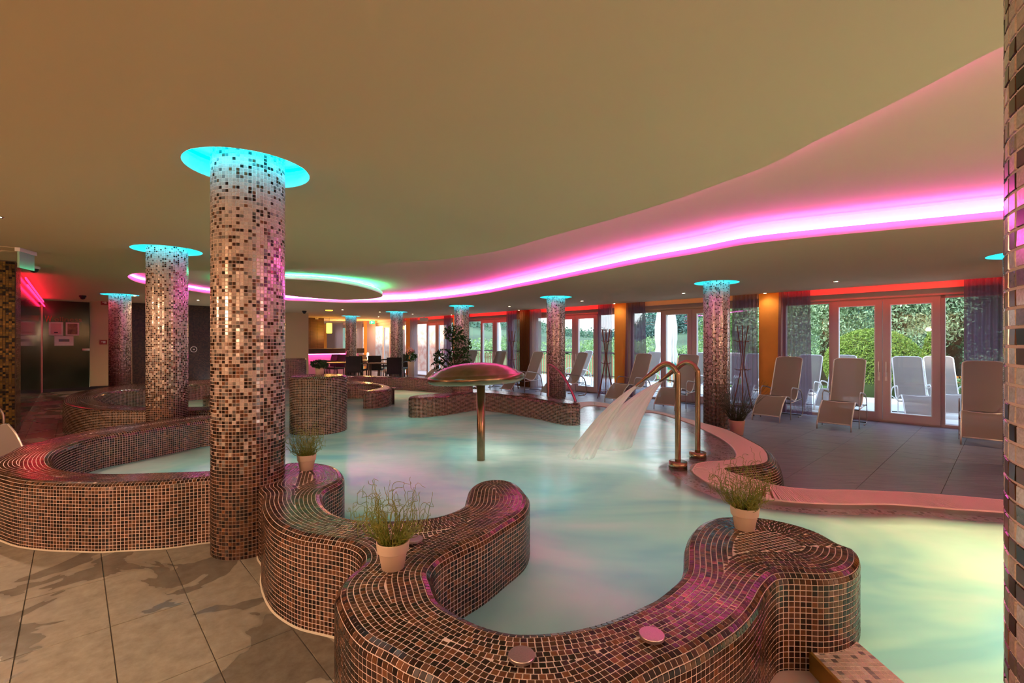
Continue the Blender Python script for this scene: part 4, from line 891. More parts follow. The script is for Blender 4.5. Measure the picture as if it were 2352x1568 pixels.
def spout(bx, by, label, dirv):
    r = tag(empty('water_spout', (bx, by, ZW-.02)), label, 'fountain', 'twin swan-neck water spouts'); r['label'] = label
    dx, dy = dirv; z0 = 0.0
    MB().lathe([(.088,0),(.088,.075),(.08,.08),(.03,.08)], n=24).build('base_collar', BRONZE, r)
    P = [(0,0,.05),(0,0,.5),(0,0,.90),(dx*.012,dy*.012,.955),(dx*.05,dy*.05,1.01),(dx*.11,dy*.11,1.035),(dx*.17,dy*.17,1.01),(dx*.22,dy*.22,.965)]
    m = MB(); m.tube(catmull3(P, 8), .0285, 16); m.build('swan_neck', BRONZE, r)
    # flattened nozzle
    m = MB(); k = 9; vs = []; side = (-dy, dx)
    for i in range(k):
        f_ = i/(k-1); cx = dx*(.21+.19*f_); cyy = dy*(.21+.19*f_); cz = .975-.155*f_-.01*f_*f_; wv = .0285+(.075-.0285)*f_; th = .0285+(.010-.0285)*f_
        nx, nz = .62, .78
        for j in range(16):
            a = 2*math.pi*j/16; u = math.copysign(abs(math.cos(a))**(1-.5*f_), math.cos(a))*wv; v = math.copysign(abs(math.sin(a))**(1-.5*f_), math.sin(a))*th
            vs.append((cx+side[0]*u+dx*nx*v, cyy+side[1]*u+dy*nx*v, cz+nz*v))
    fs = [(i*16+j, i*16+(j+1)%16, (i+1)*16+(j+1)%16, (i+1)*16+j) for i in range(k-1) for j in range(16)]
    m.add(vs, fs, True).build('nozzle', BRONZE, r); return r
dv = (-.97,.10); n_ = math.hypot(*dv); dv = (dv[0]/n_, dv[1]/n_)
dA = (-.90,.43); dB = (-.82,.57)
spout(1.64,4.63,'front swan-neck water spout, nearer to the viewer and further left',dA)
spout(1.99,5.02,'rear swan-neck water spout, further right and behind the front one',dB)
def jet(bx, by, dirv, label, reach, w0, w1, spread, z0=ZW+.80):
    dx, dy = dirv; side = np.array([-dy, dx]); k = 28; c = 40; vs = []; r0 = .385
    for i in range(k):
        f_ = i/(k-1); z = z0-(z0-ZW+.02)*(.58*f_+.42*f_*f_); wd = w0+(w1-w0)*f_
        for j in range(c):
            a = 2*math.pi*j/c; ca, sa = math.cos(a), math.sin(a)
            d = r0+reach*f_*(1+spread*sa)+.008*sa; u = ca*wd*(1+.05*math.sin(a*9))
            vs.append((bx+dx*d+side[0]*u, by+dy*d+side[1]*u, z+.006*sa))
    fs = [(i*c+j, i*c+(j+1)%c, (i+1)*c+(j+1)%c, (i+1)*c+j) for i in range(k-1) for j in range(c)]
    o = MB().add(vs, fs, True).build('water_jet', JET); uv = o.data.uv_layers.new(name='UVMap')
    for p in o.data.polygons:
        ja = [o.data.loops[li].vertex_index % c for li in p.loop_indices]; wrap = max(ja)-min(ja) > 2
        for li in p.loop_indices:
            v = o.data.loops[li].vertex_index; jj = v % c
            if wrap and jj == 0: jj = c
            uv.data[li].uv = (jj/c, (v//c)/(k-1))
    return tag(o, label, 'water')
jet(1.64,4.63,dA,'narrow plume of falling water from the front spout',.62,.05,.15,.22)
jet(1.99,5.02,dB,'broad plume of falling water from the rear spout',.66,.07,.30,.42)
hr = tag(empty('handrail', (.62,7.95,ZW)), 'curved reddish handrail leading down into the pool beside the forked bench', 'handrail')
P = [(.62,8.0,.06),(.62,8.0,.5),(.62,8.0,.92),(.64,7.97,.955),(.68,7.9,.95),(.80,7.65,.84),(.92,7.4,.62),(1.0,7.2,.36),(1.02,7.1,.02)]
MB().tube(catmull3([(a-.62, b-7.95, c-ZW) for a, b, c in P], 6), .021, 12).build('rail', pbr('rose_bronze',(.42,.16,.18),.3,1.0), hr)
MB().lathe([(.05,-.06),(.05,-.03),(.02,-.025)], (0,.05,0), 16).build('foot_plate', BRONZE, hr)
# ------------------------------------------------------------------ steel caps and pots on the bench
for i, (x, y, lab) in enumerate([(1198,1505,'round steel cap on the bench at the bottom middle'),(1497,1458,'round steel cap on the bench nearest the right-hand pot'),(951,1238,'round steel cap on the bench beside the middle pot')]):
    X, Y = gp(x, y, .455)
    if i == 0:
        c0_ = tag(empty('steel_cap', (X, Y, ZT)), lab, 'cap', 'steel caps on the serpentine bench')
        MB().lathe([(.036,.008),(.0385,.010),(.0385,.018),(.0372,.020),(0,.020)], n=40, smooth=False).build('disc', pbr('spun_steel',(.62,.5,.48),.3,1.0,noise_=.15,scale=200), c0_); MB().lathe([(.024,0),(.024,.009)], n=24).build('stem', CHROME, c0_)
    else: dup(c0_, (X, Y, ZT), label=lab)
def rush(parent, nb, h, spread, seed, mat, z0=.095, r=.0011, curl=1.0, base=.04):
    rg = random.Random(seed); m = MB()
    for i in range(nb):
        a = rg.random()*6.283; rr = base*math.sqrt(rg.random()); x, y = rr*math.cos(a), rr*math.sin(a); z = z0-.01
        hd_ = a+rg.uniform(-.8,.8); el = rg.uniform(.75 if curl > 1 else .9,1.5); ln = h*rg.uniform(.35,1.0)*1.35; n_ = 24 if curl > 1 else 16; st = ln/n_; pts = [(x,y,z)]; bend = rg.uniform(.2,1)*spread; w_ = rg.uniform(-1,1)
        ph = rg.random()*6; fr = rg.uniform(.35,.85) if curl > 1 else rg.uniform(.9,1.7)
        for k in range(n_):
            f_ = k/n_; el2 = el-bend*f_*.8+curl*.7*math.sin(ph+fr*k)*f_; hd2 = hd_+curl*1.2*math.cos(ph*1.3+fr*.9*k)*f_+w_*f_
            x += math.cos(hd2)*math.cos(el2)*st; y += math.sin(hd2)*math.cos(el2)*st; z += math.sin(el2)*st; z = max(z, z0-.02); pts.append((x,y,z))
        m.tube(pts, [r*(1-.55*k/len(pts)) for k in range(len(pts))], 4, cap=False)
    o = m.build('stems', mat, parent); o['kind'] = 'stuff'; return o
def pot(x, y, z, label, seed, s=1.0):
    r = tag(empty('potted_rush', (x, y, z)), label, 'potted plant', 'cream pots of curly rush on the benches')
    MB().lathe([(.040,0),(.045,.003),(.0560,.068),(.0565,.0695),(.062,.0705),(.0625,.073),(.066,.108),(.0655,.112),(.061,.112),(.058,.098),(0,.098)], n=40).build('pot', POT, r)
    MB().lathe([(.0585,.094),(.04,.099),(0,.101)], n=24).build('soil', SOIL, r)
    rush(r, 130, .27*s, 1.3, seed, LEAF, r=.0017, curl=2.2); return r
pot(-1.473,3.36,ZT,'cream pot of curly rush on the bench right of the nearest column',3,.9)
pot(-.484,1.905,ZT,'cream pot of curly rush in the middle of the serpentine bench',11,1.0)
pot(1.142,2.30,ZT,'cream pot of curly rush on the right-hand end of the serpentine bench',23,1.05)
tg = tag(empty('potted_grass', (3.66,7.63,ZD)), 'tall dark grass in a terracotta-pink pot beside the deck column', 'potted plant')
MB().lathe([(.085,0),(.095,.004),(.125,.235),(.128,.24),(.118,.24),(.112,.21),(0,.21)], n=40).build('pot', pbr('salmon_pot',(.72,.40,.30),.5), tg)
MB().lathe([(.11,.2),(0,.215)], n=24).build('soil', SOIL, tg)
rush(tg, 260, .60, .45, 5, pbr('dark_grass',(.035,.045,.02),.6,noise_=.6,scale=20,col2=(.10,.09,.05)), .21, .0022, .12, .085)
# ------------------------------------------------------------------ recliners
def recliner(sl, fr, band, label, group):
    r = tag(empty('recliner', (0,0,0)), label, 'recliner', group); wd = .245
    back = catmull3([(0,.40,.455),(0,.28,.43),(0,.10,.365),(0,-.05,.36),(0,-.15,.46),(0,-.28,.74),(0,-.40,1.02),(0,-.47,1.19)], 6)
    foot = catmull3([(0,.44,.46),(0,.58,.36),(0,.70,.22),(0,.78,.11)], 6)
    def sheet(P, name, taper=True, par=None):
        vs = []; k = len(P)
        for s_ in (0, 1):
            for i, p in enumerate(P):
                a = Vector(P[max(i-1,0)]); b = Vector(P[min(i+1,k-1)]); t_ = (b-a).normalized(); nn = Vector((0,-t_.z,t_.y)); q = i/(k-1)
                hw = wd-(.035*max(0,(q-.93)/.07)**2 if taper else 0)
                for j in range(5): u = (j/4*2-1); vs.append((u*hw, p[1]+nn.y*(s_*.004-(1-u*u)*.018), p[2]+nn.z*(s_*.004-(1-u*u)*.018)))
        fs = []; h_ = k*5
        for i in range(k-1):
            for j in range(4): a = i*5+j; fs.append((a,a+1,a+6,a+5)); fs.append((h_+a,h_+a+5,h_+a+6,h_+a+1))
        return MB().add(vs, fs, True).build(name, sl, par or r)
    sb = sheet(back, 'seat_sling'); sf = sheet(foot, 'footrest_sling', False)
    m = MB(); top = back[-1]; L_ = [(-wd, p[1], p[2]) for p in back[:-3]]+[(-wd+.004,back[-2][1],back[-2][2]),(-wd+.05,top[1],top[2]),(0,top[1]-.008,top[2]+.004),(wd-.05,top[1],top[2]),(wd-.004,back[-2][1],back[-2][2])]+[(wd, p[1], p[2]) for p in reversed(back[:-3])]
    m.tube(L_, .011, 8); m.build('back_frame', fr, r)
    m = MB(); F_ = [(-wd, p[1], p[2]) for p in foot]+[(-wd,.79,.0)]; m.tube(F_, .011, 8); m.tube([(-a, b, c) for a, b, c in F_], .011, 8); m.tube([(-wd,.77,.11),(wd,.77,.11)], .011, 8); m.tube([(-wd,.43,.455),(0,.43,.44),(wd,.43,.455)], .011, 8); m.build('footrest_frame', fr, r)
    for sg in (-1, 1):
        x = sg*(wd+.03); P = catmull3([(x,.30,.0),(x,.30,.35),(x,.29,.54),(x,.22,.61),(x,.10,.605),(x,-.10,.575),(x,-.25,.53),(x,-.34,.42),(x,-.38,.22),(x,-.38,.07),(x,-.30,.012),(x,-.12,.012)], 5)
        m = MB(); k = len(P)
        m.tube(P, .020, 4, flat=(1.0,.32), up=(1,0,0)); m.build('side_frame', band, r)
        MB().tube([(x,.29,.33),(x*.98,-.32,.36)], .009, 6).build('side_stay', fr, r)
    m = MB()
    for (a, b) in ((.28,.32),(-.31,.35),(-.34,.03)): m.tube([(-wd-.03,a,b),(wd+.03,a,b)], .010, 6)
    m.build('cross_bars', BLACK, r); return r
rz = lambda fx, fy: math.atan2(-fx, fy)
IN = [((6.07,8.56),(-.72,-.69),'taupe recliner standing in front of the double garden door'),((5.42,9.44),(-.75,-.66),'taupe recliner in front of the orange pier left of the garden door'),((7.35,7.30),(-.70,-.71),'taupe recliner partly cut by the column at the right edge'),
 ((3.10,12.02),(-.80,-.60),'taupe recliner behind the falling water, right of the coat rack'),((3.95,10.99),(-.71,-.70),'taupe recliner directly behind the twin spouts'),((1.62,13.25),(-.9,-.43),'taupe recliner seen from the side right of the handrail column'),
 ((.45,14.3),(-.8,-.6),'taupe recliner just left of the handrail column'),((-1.7,16.2),(-.7,-.7),'recliner left of the third coat rack, next to the indoor tree'),((-.68,15.2),(-.7,-.7),'recliner directly behind the mushroom, left of the coat rack'),((-2.55,18.0),(-.85,-.5),'recliner left of the indoor tree with only its footrest showing')]
R0 = None
for (p, f_, lab) in IN:
    if R0 is None: R0 = recliner(SLING, ALU, BAND, lab, 'indoor recliners along the windows'); R0.location = (*p, ZD); R0.rotation_euler = (0,0,rz(*f_))
    else: dup(R0, (*p, ZD), rz(*f_), label=lab)
o = dup(R0, (-5.98,5.0,0), rz(.93,-.3), label='pale recliner cut by the left edge of the photo, behind the looping bench')
R1 = None
for (x, q_, f_, lab) in [(2083,12.9,(-.5,-.87),'white-framed terrace recliner seen through the right leaf of the garden door'),(2155,13.7,(-.5,-.87),'terrace recliner behind another one, furthest right outside'),(1938,13.2,(-.75,-.66),'terrace recliner seen through the mesh of the indoor recliner'),(1862,12.8,(-.75,-.66),'terrace recliner behind the curtain left of the garden door'),
 (1737,12.9,(-.7,-.7),'terrace recliner behind the sheer curtain and nearer coat rack'),(1684,13.4,(-.7,-.7),'terrace recliner just right of the column behind the spouts'),(1610,12.9,(-.75,-.66),'terrace recliner just left of the column behind the spouts'),(1504,12.8,(-.8,-.6),'terrace recliner behind the curtain and the falling water'),(1352,12.9,(-.9,-.4),'terrace recliner outside the third door')]:
    u = (x-1176)/F; t_ = q_/(N[0]*u+N[1]); bx, by = u*t_, t_; bx += .45*f_[0]; by += .45*f_[1]
    if R1 is None: R1 = recliner(SLINGP, ALUW, ALUW, lab, 'white terrace recliners outside'); R1.location = (bx, by, ZD); R1.rotation_euler = (0,0,rz(*f_))
    else: dup(R1, (bx, by, ZD), rz(*f_), label=lab)
# ------------------------------------------------------------------ coat racks
K0 = None
for i, (x, y, a_, lab) in enumerate([(2.52,12.55,.2,'red-brown bentwood coat rack in front of the third door'),(4.80,9.75,1.1,'red-brown bentwood coat rack nearest the viewer, behind the tall grass'),(.0,15.05,.6,'furthest bentwood coat rack, behind the mushroom brim')]):
    if K0 is None:
        K0 = tag(empty('coat_rack', (x, y, ZD), a_), lab, 'coat rack', 'bentwood coat racks')
        for j in range(6):
            b = 2*math.pi*j/6; P = [(.24*math.cos(b),.24*math.sin(b),0),(.13*math.cos(b),.13*math.sin(b),.5),(.035*math.cos(b),.035*math.sin(b),1.0),(.045*math.cos(b),.045*math.sin(b),1.35),(.12*math.cos(b),.12*math.sin(b),1.85)]
            MB().tube(catmull3(P, 5), .011, 6).build('pole', REDW, K0)
        MB().tube([(.19*math.cos(t_),.19*math.sin(t_),.2) for t_ in np.linspace(0,2*math.pi,28,endpoint=False)], .008, 6, closed=True).build('foot_ring', REDW, K0)
        for z_ in (1.52,.93):
            for j in range(4): b = math.pi/2*j+.4; MB().tube([(0,0,z_),(.10*math.cos(b),.10*math.sin(b),z_-.005),(.17*math.cos(b),.17*math.sin(b),z_+.02)], .007, 6).build('peg', REDW, K0)
    else: dup(K0, (x, y, ZD), a_, label=lab)
# ------------------------------------------------------------------ dining corner and bar
def wob(x, y): return (x, y, ZD)
bw = empty('wall_wood', (*W(21.0, 6.4), ZD)); bw['kind'] = 'structure'; L = bw.location[:]
PANEL = pbr('walnut_panel', (.15,.06,.035), .45, noise_=.45, scale=3, stretch=(1,1,10))
for j in range(6): MB().wbox(20.98,21.05,6.36+.30*j,6.36+.30*j+.292,ZD,2.45).build('panel', PANEL, bw, L)
bar = tag(empty('bar_counter', (*W(19.9, 7.6), ZD)), 'dark wooden bar counter with a pink light strip under its top', 'bar counter'); L = bar.location[:]
MB().wbox(19.5,20.1,6.5,9.35,.86,1.06).build('counter_top', WOODD, bar, L)
MB().wbox(19.75,19.85,6.5,9.2,ZD,.86).build('front_panel', pbr('pale_panel',(.7,.55,.5),.6), bar, L)
MB().wbox(19.56,19.60,6.5,9.0,.82,.85).build('light_strip', emit('bar_led',(1,.05,.35),16), bar, L)
pl = tag(empty('pendant_lamp', (-8.0,20.5,1.94)), 'glowing yellow cylindrical pendant lamp over the bar', 'lamp')
MB().lathe([(.10,-.22),(.118,-.2),(.118,.2),(.10,.22)], n=24).build('lamp_shade', emit('yellow_shade',(1,.50,.03),4.5), pl); MB().tube([(0,0,.2),(0,0,.47)],.006,6).build('cord', BLACK, pl)
lamp('pendant_bulb','POINT',(-8.0,20.5,1.6),8,(1,.5,.1),shadow_soft_size=.12)
lamp('bar_shelf_bulb','POINT',(*W(22.5,9.5),2.1),32,(1,.42,.08),shadow_soft_size=.1)
lamp('corner_fill','POINT',(-7.0,22.8,1.9),55,(1,.45,.12),shadow_soft_size=.12)  # added warm light without a fixture, for the orange glow on the last curtains
tl = tag(empty('table_lamp', (-3.95*1.55,19.9,.60)), 'small glowing lamp on a far dining table beside the furthest column', 'lamp'); MB().lathe([(.02,0),(.02,.1),(.05,.11),(.035,.28)], n=16).build('shade', emit('candle_shade',(1,.75,.3),9), tl)
vz = tag(empty('bottle', (*W(19.8,6.9),1.06)), 'pink glass jar standing on the bar', 'jar'); MB().lathe([(.06,0),(.07,.02),(.07,.2),(.03,.25),(.03,.3)], n=16).build('body', pbr('rose_glass',(.5,.2,.18),.2), vz)
def rattan(lab, grp, mat=RATTAN):
    r = tag(empty('dining_chair',(0,0,0)), lab, 'chair', grp)
    MB().box((0,0,.43),(.50,.50,.07),bev=.015).build('seat', mat, r)
    P = catmull3([(0,-.23,.44),(0,-.25,.65),(0,-.32,.90)],5); m = MB()
    vs = []; 
    for s_ in (0,1):
        for p in P: 
            for u in (-1,-.5,0,.5,1): vs.append((u*.24, p[1]-s_*.035-(1-u*u)*.02, p[2]))
    k = len(P)*5; fs = []
    for i in range(len(P)-1):
        for j in range(4): a = i*5+j; fs += [(a,a+1,a+6,a+5),(k+a,k+a+5,k+a+6,k+a+1)]
    fs += [(i*5,(i+1)*5,k+(i+1)*5,k+i*5) for i in range(len(P)-1)]+[(i*5+4,k+i*5+4,k+(i+1)*5+4,(i+1)*5+4) for i in range(len(P)-1)]
    t0 = (len(P)-1)*5; fs += [(t0+j,t0+j+1,k+t0+j+1,k+t0+j) for j in range(4)]
    m.add(vs, fs).build('backrest', mat, r)
    for sx_ in (-1,1):
        MB().tube([(sx_*.24,-.24,.66),(sx_*.25,.0,.67),(sx_*.25,.22,.64),(sx_*.245,.23,.40)], .02, 6).build('armrest', mat, r)
        for sy_ in (-1,1): MB().tube([(sx_*.225,sy_*.21,.40),(sx_*.235,sy_*.25,0)], .018, 6).build('leg', mat, r)
    return r
ch = None
for (x, y, a_, lab) in [(-3.98,15.7,.35,'black rattan chair furthest right in the dining corner, back to the pool'),(-5.15,17.75,0.1,'black rattan chair in front of the middle dining table'),(-5.55,16.5,.2,'black rattan chair hiding the foot of the furthest column'),(-5.55,20.3,1.9,'black rattan chair seen side-on left of the middle dining table'),
 (-6.95,18.4,2.6,'black rattan chair right of the pair under the pendant lamp'),(-7.35,18.8,2.6,'black rattan chair left of the pair under the pendant lamp'),(-5.68,17.35,.0,'black rattan chair at the near side of the bar table'),(-4.4,18.3,2.9,'black rattan chair behind the table between the dining columns'),(-4.75,19.6,3.3,'black rattan chair on the window side of the middle dining table')]:
    if ch is None: ch = rattan(lab, 'rattan chairs in the dining corner'); ch.scale = (1,1,1.1); ch.location = (x,y,ZD); ch.rotation_euler = (0,0,a_)
    else: dup(ch, (x,y,ZD), a_, label=lab)
c2_ = rattan('brown wicker chair with a red seat, facing the pool by the window','rattan chairs in the dining corner', pbr('brown_wicker',(.30,.16,.10),.5)); c2_.location = (-6.95,21.3,ZD); c2_.rotation_euler = (0,0,3.0)
tb = None
for (x, y, a_, lab) in [(-6.5,17.2,.3,'dark dining table nearest the bar counter'),(-4.75,16.95,.2,'dark dining table between the two dining columns'),(-5.9,19.4,.2,'dark dining table behind the middle one')]:
    if tb is None:
        tb = tag(empty('dining_table',(x,y,ZD),a_), lab, 'table', 'dark dining tables'); MB().box((0,0,.735),(.85,.85,.035),bev=.008).build('tabletop', WOODD, tb)
        for sx_ in (-1,1):
            for sy_ in (-1,1): MB().box((sx_*.38,sy_*.38,.36),(.05,.05,.72)).build('leg', WOODD, tb)
    else: dup(tb,(x,y,ZD),a_,label=lab)
# ------------------------------------------------------------------ foliage helpers
def leaves(name, blobs, n, size, mat, parent=None, seed=1, aspect=2.2, droop=0.0, shell=.55):
    rg = np.random.default_rng(seed); vol = np.array([b[3]*b[4]*b[5] for b in blobs])**.67; k = rg.choice(len(blobs), n, p=vol/vol.sum()); B = np.array(blobs)[k]
    d = rg.normal(size=(n,3)); d /= np.linalg.norm(d,axis=1)[:,None]; rr = shell+(1-shell)*rg.random(n)**.6
    c = B[:,:3]+d*B[:,3:6]*rr[:,None]
    nn = d*.5+rg.normal(size=(n,3))*.6; nn[:,2] += .3; nn /= np.linalg.norm(nn,axis=1)[:,None]
    t = rg.normal(size=(n,3)); t[:,2] -= droop; t -= nn*np.sum(t*nn,1)[:,None]; t /= np.linalg.norm(t,axis=1)[:,None]; b = np.cross(nn,t); s = size*rg.uniform(.6,1.3,(n,1))
    V = np.stack([c-t*s*aspect/2, c+b*s/2*.9+nn*s*.12, c+t*s*aspect/2, c-b*s/2*.9+nn*s*.12],1).reshape(-1,3); Fq = np.arange(4*n).reshape(-1,4)
    tn = rg.uniform(.55,1.45,(n,1))*np.ones((1,3)); return quad_mesh(name, V, Fq, mat, parent, tn)
def leafmat(name, col, tl=.35, rough=.5):
    m, n, l = newmat(name); o = n.new('ShaderNodeOutputMaterial'); b = n.new('ShaderNodeBsdfPrincipled'); a = n.new('ShaderNodeAttribute'); a.attribute_name = 'tone'
    mu = n.new('ShaderNodeVectorMath'); mu.operation = 'MULTIPLY'; mu.inputs[1].default_value = col; l.new(a.outputs['Color'], mu.inputs[0]); l.new(mu.outputs[0], b.inputs['Base Color']); b.inputs['Roughness'].default_value = rough
    t = n.new('ShaderNodeBsdfTranslucent'); l.new(mu.outputs[0], t.inputs[0]); mx = n.new('ShaderNodeMixShader'); mx.inputs[0].default_value = tl; l.new(b.outputs[0], mx.inputs[1]); l.new(t.outputs[0], mx.inputs[2]); l.new(mx.outputs[0], o.inputs[0]); return m
FIC = leafmat('ficus_leaf', (.035,.09,.02)); SPR = leafmat('spruce_needles', (.36,.50,.30)); HDG = leafmat('hedge_leaf', (.22,.33,.05)); DKT = leafmat('dark_tree_leaf', (.05,.12,.05)); PAL = leafmat('pale_tree_leaf', (.20,.34,.12)); BARK = pbr('bark', (.12,.08,.05), .9, noise_=.5, scale=20)
tr = tag(empty('indoor_tree',(-1.62,13.0,ZD)), 'bushy indoor tree in front of the column behind the mushroom', 'tree')
m = MB()
for P in ([(0,0,.3),(.03,0,.9),(-.05,.02,1.5),(.0,0,1.9)],[(0,0,.7),(.2,.05,1.1),(.35,.1,1.35)],[(0,0,.8),(-.25,.03,1.0),(-.42,.0,1.15)]): m.tube(catmull3(P,4), .02, 6)
m.build('trunk', BARK, tr); MB().lathe([(.17,0),(.2,.02),(.22,.32),(.19,.32),(0,.30)], n=24).build('planter', POT, tr)
leaves('crown', [(0,0,1.75,.30,.28,.25),(.22,.05,1.45,.30,.25,.25),(-.28,0,1.1,.30,.25,.22),(.15,0,1.05,.36,.3,.28),(-.45,0,.85,.18,.18,.16),(.3,0,.75,.28,.25,.2),(-.05,0,.7,.3,.25,.2)], 900, .055, FIC, tr, 3)
vs_ = tag(empty('flower_vase',(-3.87,18.0,ZD)), 'tall pale vase with pink flowers right of the dining chairs', 'vase'); MB().lathe([(.10,0),(.12,.02),(.11,.5),(.14,.74),(.13,.74),(.10,.6),(0,.6)], n=24).build('vase', POT, vs_)
leaves('leaves', [(0,0,.95,.24,.22,.22)], 160, .06, FIC, vs_, 4); leaves('flowers', [(-.05,0,1.15,.17,.15,.14)], 60, .05, leafmat('pink_petals',(.7,.25,.25)), vs_, 5)
pd = tag(empty('potted_shrub',(-2.77,6.75,.885)), 'leafy plant in a round cream pot on top of the tall mosaic drum', 'potted plant'); MB().lathe([(.05,0),(.055,.004),(.068,.10),(.062,.10),(0,.09)], n=28).build('pot', POT, pd); leaves('leaves', [(0,0,.15,.13,.12,.06)], 260, .030, DKT, pd, 6)
# ------------------------------------------------------------------ small ceiling fittings and signs
cs = tag(empty('exit_sign',(*onq(855,740,10.9),)), 'green running-man exit sign beside the last orange pier', 'exit sign', 'exit signs'); MB().box((0,0,0),(.26,.04,.16)).build('lit_panel', emit('exit_green',(.03,.9,.12),2.2), cs)
MB().box((-.03,-.024,0),(.05,.006,.09)).box((.04,-.024,.01),(.05,.006,.03)).build('symbol', emit('exit_white',(.8,1,.8),2.2), cs); MB().box((0,0,.10),(.28,.06,.03)).build('bracket', WHITE, cs)
X, Y = gp(974,735,2.25); cs = tag(empty('exit_sign',(X,Y,2.28)), 'hanging white sign at the ceiling right of the dining columns', 'exit sign', 'exit signs'); MB().box((0,0,0),(.34,.05,.15)).build('lit_panel', WHITE, cs); MB().box((0,0,.10),(.05,.05,.05)).build('bracket', WHITE, cs)
X, Y = gp(60,600,2.36); cs = tag(empty('exit_sign',(X,Y,2.36)), 'glass-edged sign hanging from the ceiling by the gold mosaic wall', 'exit sign', 'exit signs'); MB().box((0,0,0),(.02,.30,.20),.35).build('glass_panel', pbr('green_edge_glass',(.35,.6,.45),.15), cs); MB().box((0,0,.12),(.05,.34,.045),.35).build('bracket', WHITE, cs)
for (px_, py_, z_, lab) in ((78,617,2.50,'dome camera on the ceiling beside the gold mosaic wall'),(190,684,2.50,'small black dome camera above the dark glass wall'),(699,716,2.44,'black dome camera above the beige wall by the bar')):
    X, Y = gp(px_, py_-5, z_); cs = tag(empty('dome_camera',(X,Y,zc(SQ(X,Y)[1]))), lab, 'camera', 'ceiling dome cameras'); MB().lathe([(.07,0),(.07,-.04)], n=20).build('housing', WHITE if px_ == 78 else BLACK, cs); MB().lathe([(.055,-.04),(.05,-.07),(.03,-.09),(0,-.10)], n=20).build('dome', BLACK, cs)
for (px_, py_, lab) in ((15,570,'round ceiling loudspeaker at the left edge'),(40,580,'round ceiling loudspeaker beside the glass-edged sign')):
    X, Y = gp(px_, py_, 2.505); MBo = MB().lathe([(.16,-.0),(.155,-.008),(.13,-.008),(0,-.006)], n=28); tag(MBo.build('ceiling_speaker', CEIL, None, (0,0,0)), lab, 'loudspeaker').location = (X,Y,2.505)
X, Y = gp(606/5.226+640,711,2.41); o = MB().lathe([(.12,-.0),(.11,-.03),(0,-.035)], n=28).build('ceiling_lamp', emit('amber_dome',(1,.45,.05),1.6), None, (0,0,0)); o.location = (X,Y,zc(SQ(X,Y)[1])); tag(o,'flat amber ceiling lamp above the bar entrance','ceiling light')
x, y, z = ons(445,802,17.77); o = MB().lathe([(.0,.0),(.08,.0)], n=24); cs = tag(empty('wall_badge',(x,y,z)), 'small round white emblem on the dark mosaic wall', 'sign'); m = MB().tube([(N[0]*.085*math.cos(a),N[1]*.085*math.cos(a),.085*math.sin(a)) for a in np.linspace(0,2*math.pi,24,endpoint=False)], .010, 6, closed=True); m.build('ring', WHITE, cs)
MB().box((0,0,0),(.03,.03,.03)).build('dot', WHITE, cs)
# pale mosaic ledge and small gutter at the bottom right
lg = empty('pool_ledge',(0,0,0)); lg['kind'] = 'structure'; zl = .13
x0_, x1_ = 1.185, 1.415
MB().box(((x0_+x1_)/2,1.35,zl-.3),(x1_-x0_,1.2,.6)).build('grout_body', GROUT, lg)
nx = int((x1_-x0_)/PITCH); ny = int(1.2/PITCH); X, Y = np.meshgrid(np.arange(nx)+.5,np.arange(ny)+.5); X = x0_+X.ravel()*(x1_-x0_)/nx; Y = .75+Y.ravel()*PITCH; O = np.zeros(len(X))
tn = PALES[RNG.integers(0,3,len(X))]; m_ = RNG.random(len(X)) < .10; tn[m_] = GREYS[RNG.integers(0,3,m_.sum())]
mosaic(lg, np.c_[X,Y,O+zl], np.c_[O+1,O,O], np.c_[O,O+1,O], np.c_[O,O,O+1], tn, 0, mat=TILEP)
MB().box((x0_-.006,1.35,.06),(.012,1.2,.15)).build('lit_edge', pbr('lit_edge_gold',(.55,.35,.08),.3,.8), lg)  # orange-yellow light on the ledge side, put in as a gold strip
MB().box((.95,1.35,.035),(.46,1.2,.05)).build('channel', PINKW, lg)
for i in range(5): MB().box((.99,1.62-.11*i,.085),(.38,.035,.03)).build('grating_bar', PINKW, lg)
# ------------------------------------------------------------------ outdoors
struct('terrace', MB().wbox(-8,22,11.36,16.2,ZD-.12,ZD-.005), TERR)
struct('ground', MB().wbox(-60,120,16.2,60,ZD-.5,ZD-.15).wbox(22,120,11.4,16.2,ZD-.5,ZD-.15).wbox(-60,-8,11.4,16.2,ZD-.5,ZD-.15), LAWN)
LAKE = pbr('lake_water', (.03,.12,.12), .08, bump=.15, scale=2.0)
struct('lake', MB().wbox(-40,4,22,75,ZD-.16,ZD-.12), LAKE)
rl = tag(empty('terrace_railing', (*W(12,15.9), ZD)), 'brown slatted railing along the far edge of the terrace', 'railing'); L = rl.location[:]
MB().wbox(5.5,21,15.87,15.93,.86,.92).build('top_rail', BLACK, rl, L); MB().wbox(5.5,21,15.88,15.92,ZD+.08,ZD+.12).build('bottom_rail', BLACK, rl, L)
br = pbr('railing_wood',(.30,.14,.07),.6); s_ = 5.6; bm0 = None
for i in range(110):
    if bm0 is None: bm0 = MB().box((0,0,0),(.05,.02,.92),ANG).build('baluster', br, rl); o = bm0
    else: o = bm0.copy(); COL.objects.link(o); o.parent = rl
    x, y = W(5.6+i*.14,15.9); o.location = (x-L[0],y-L[1],.47)
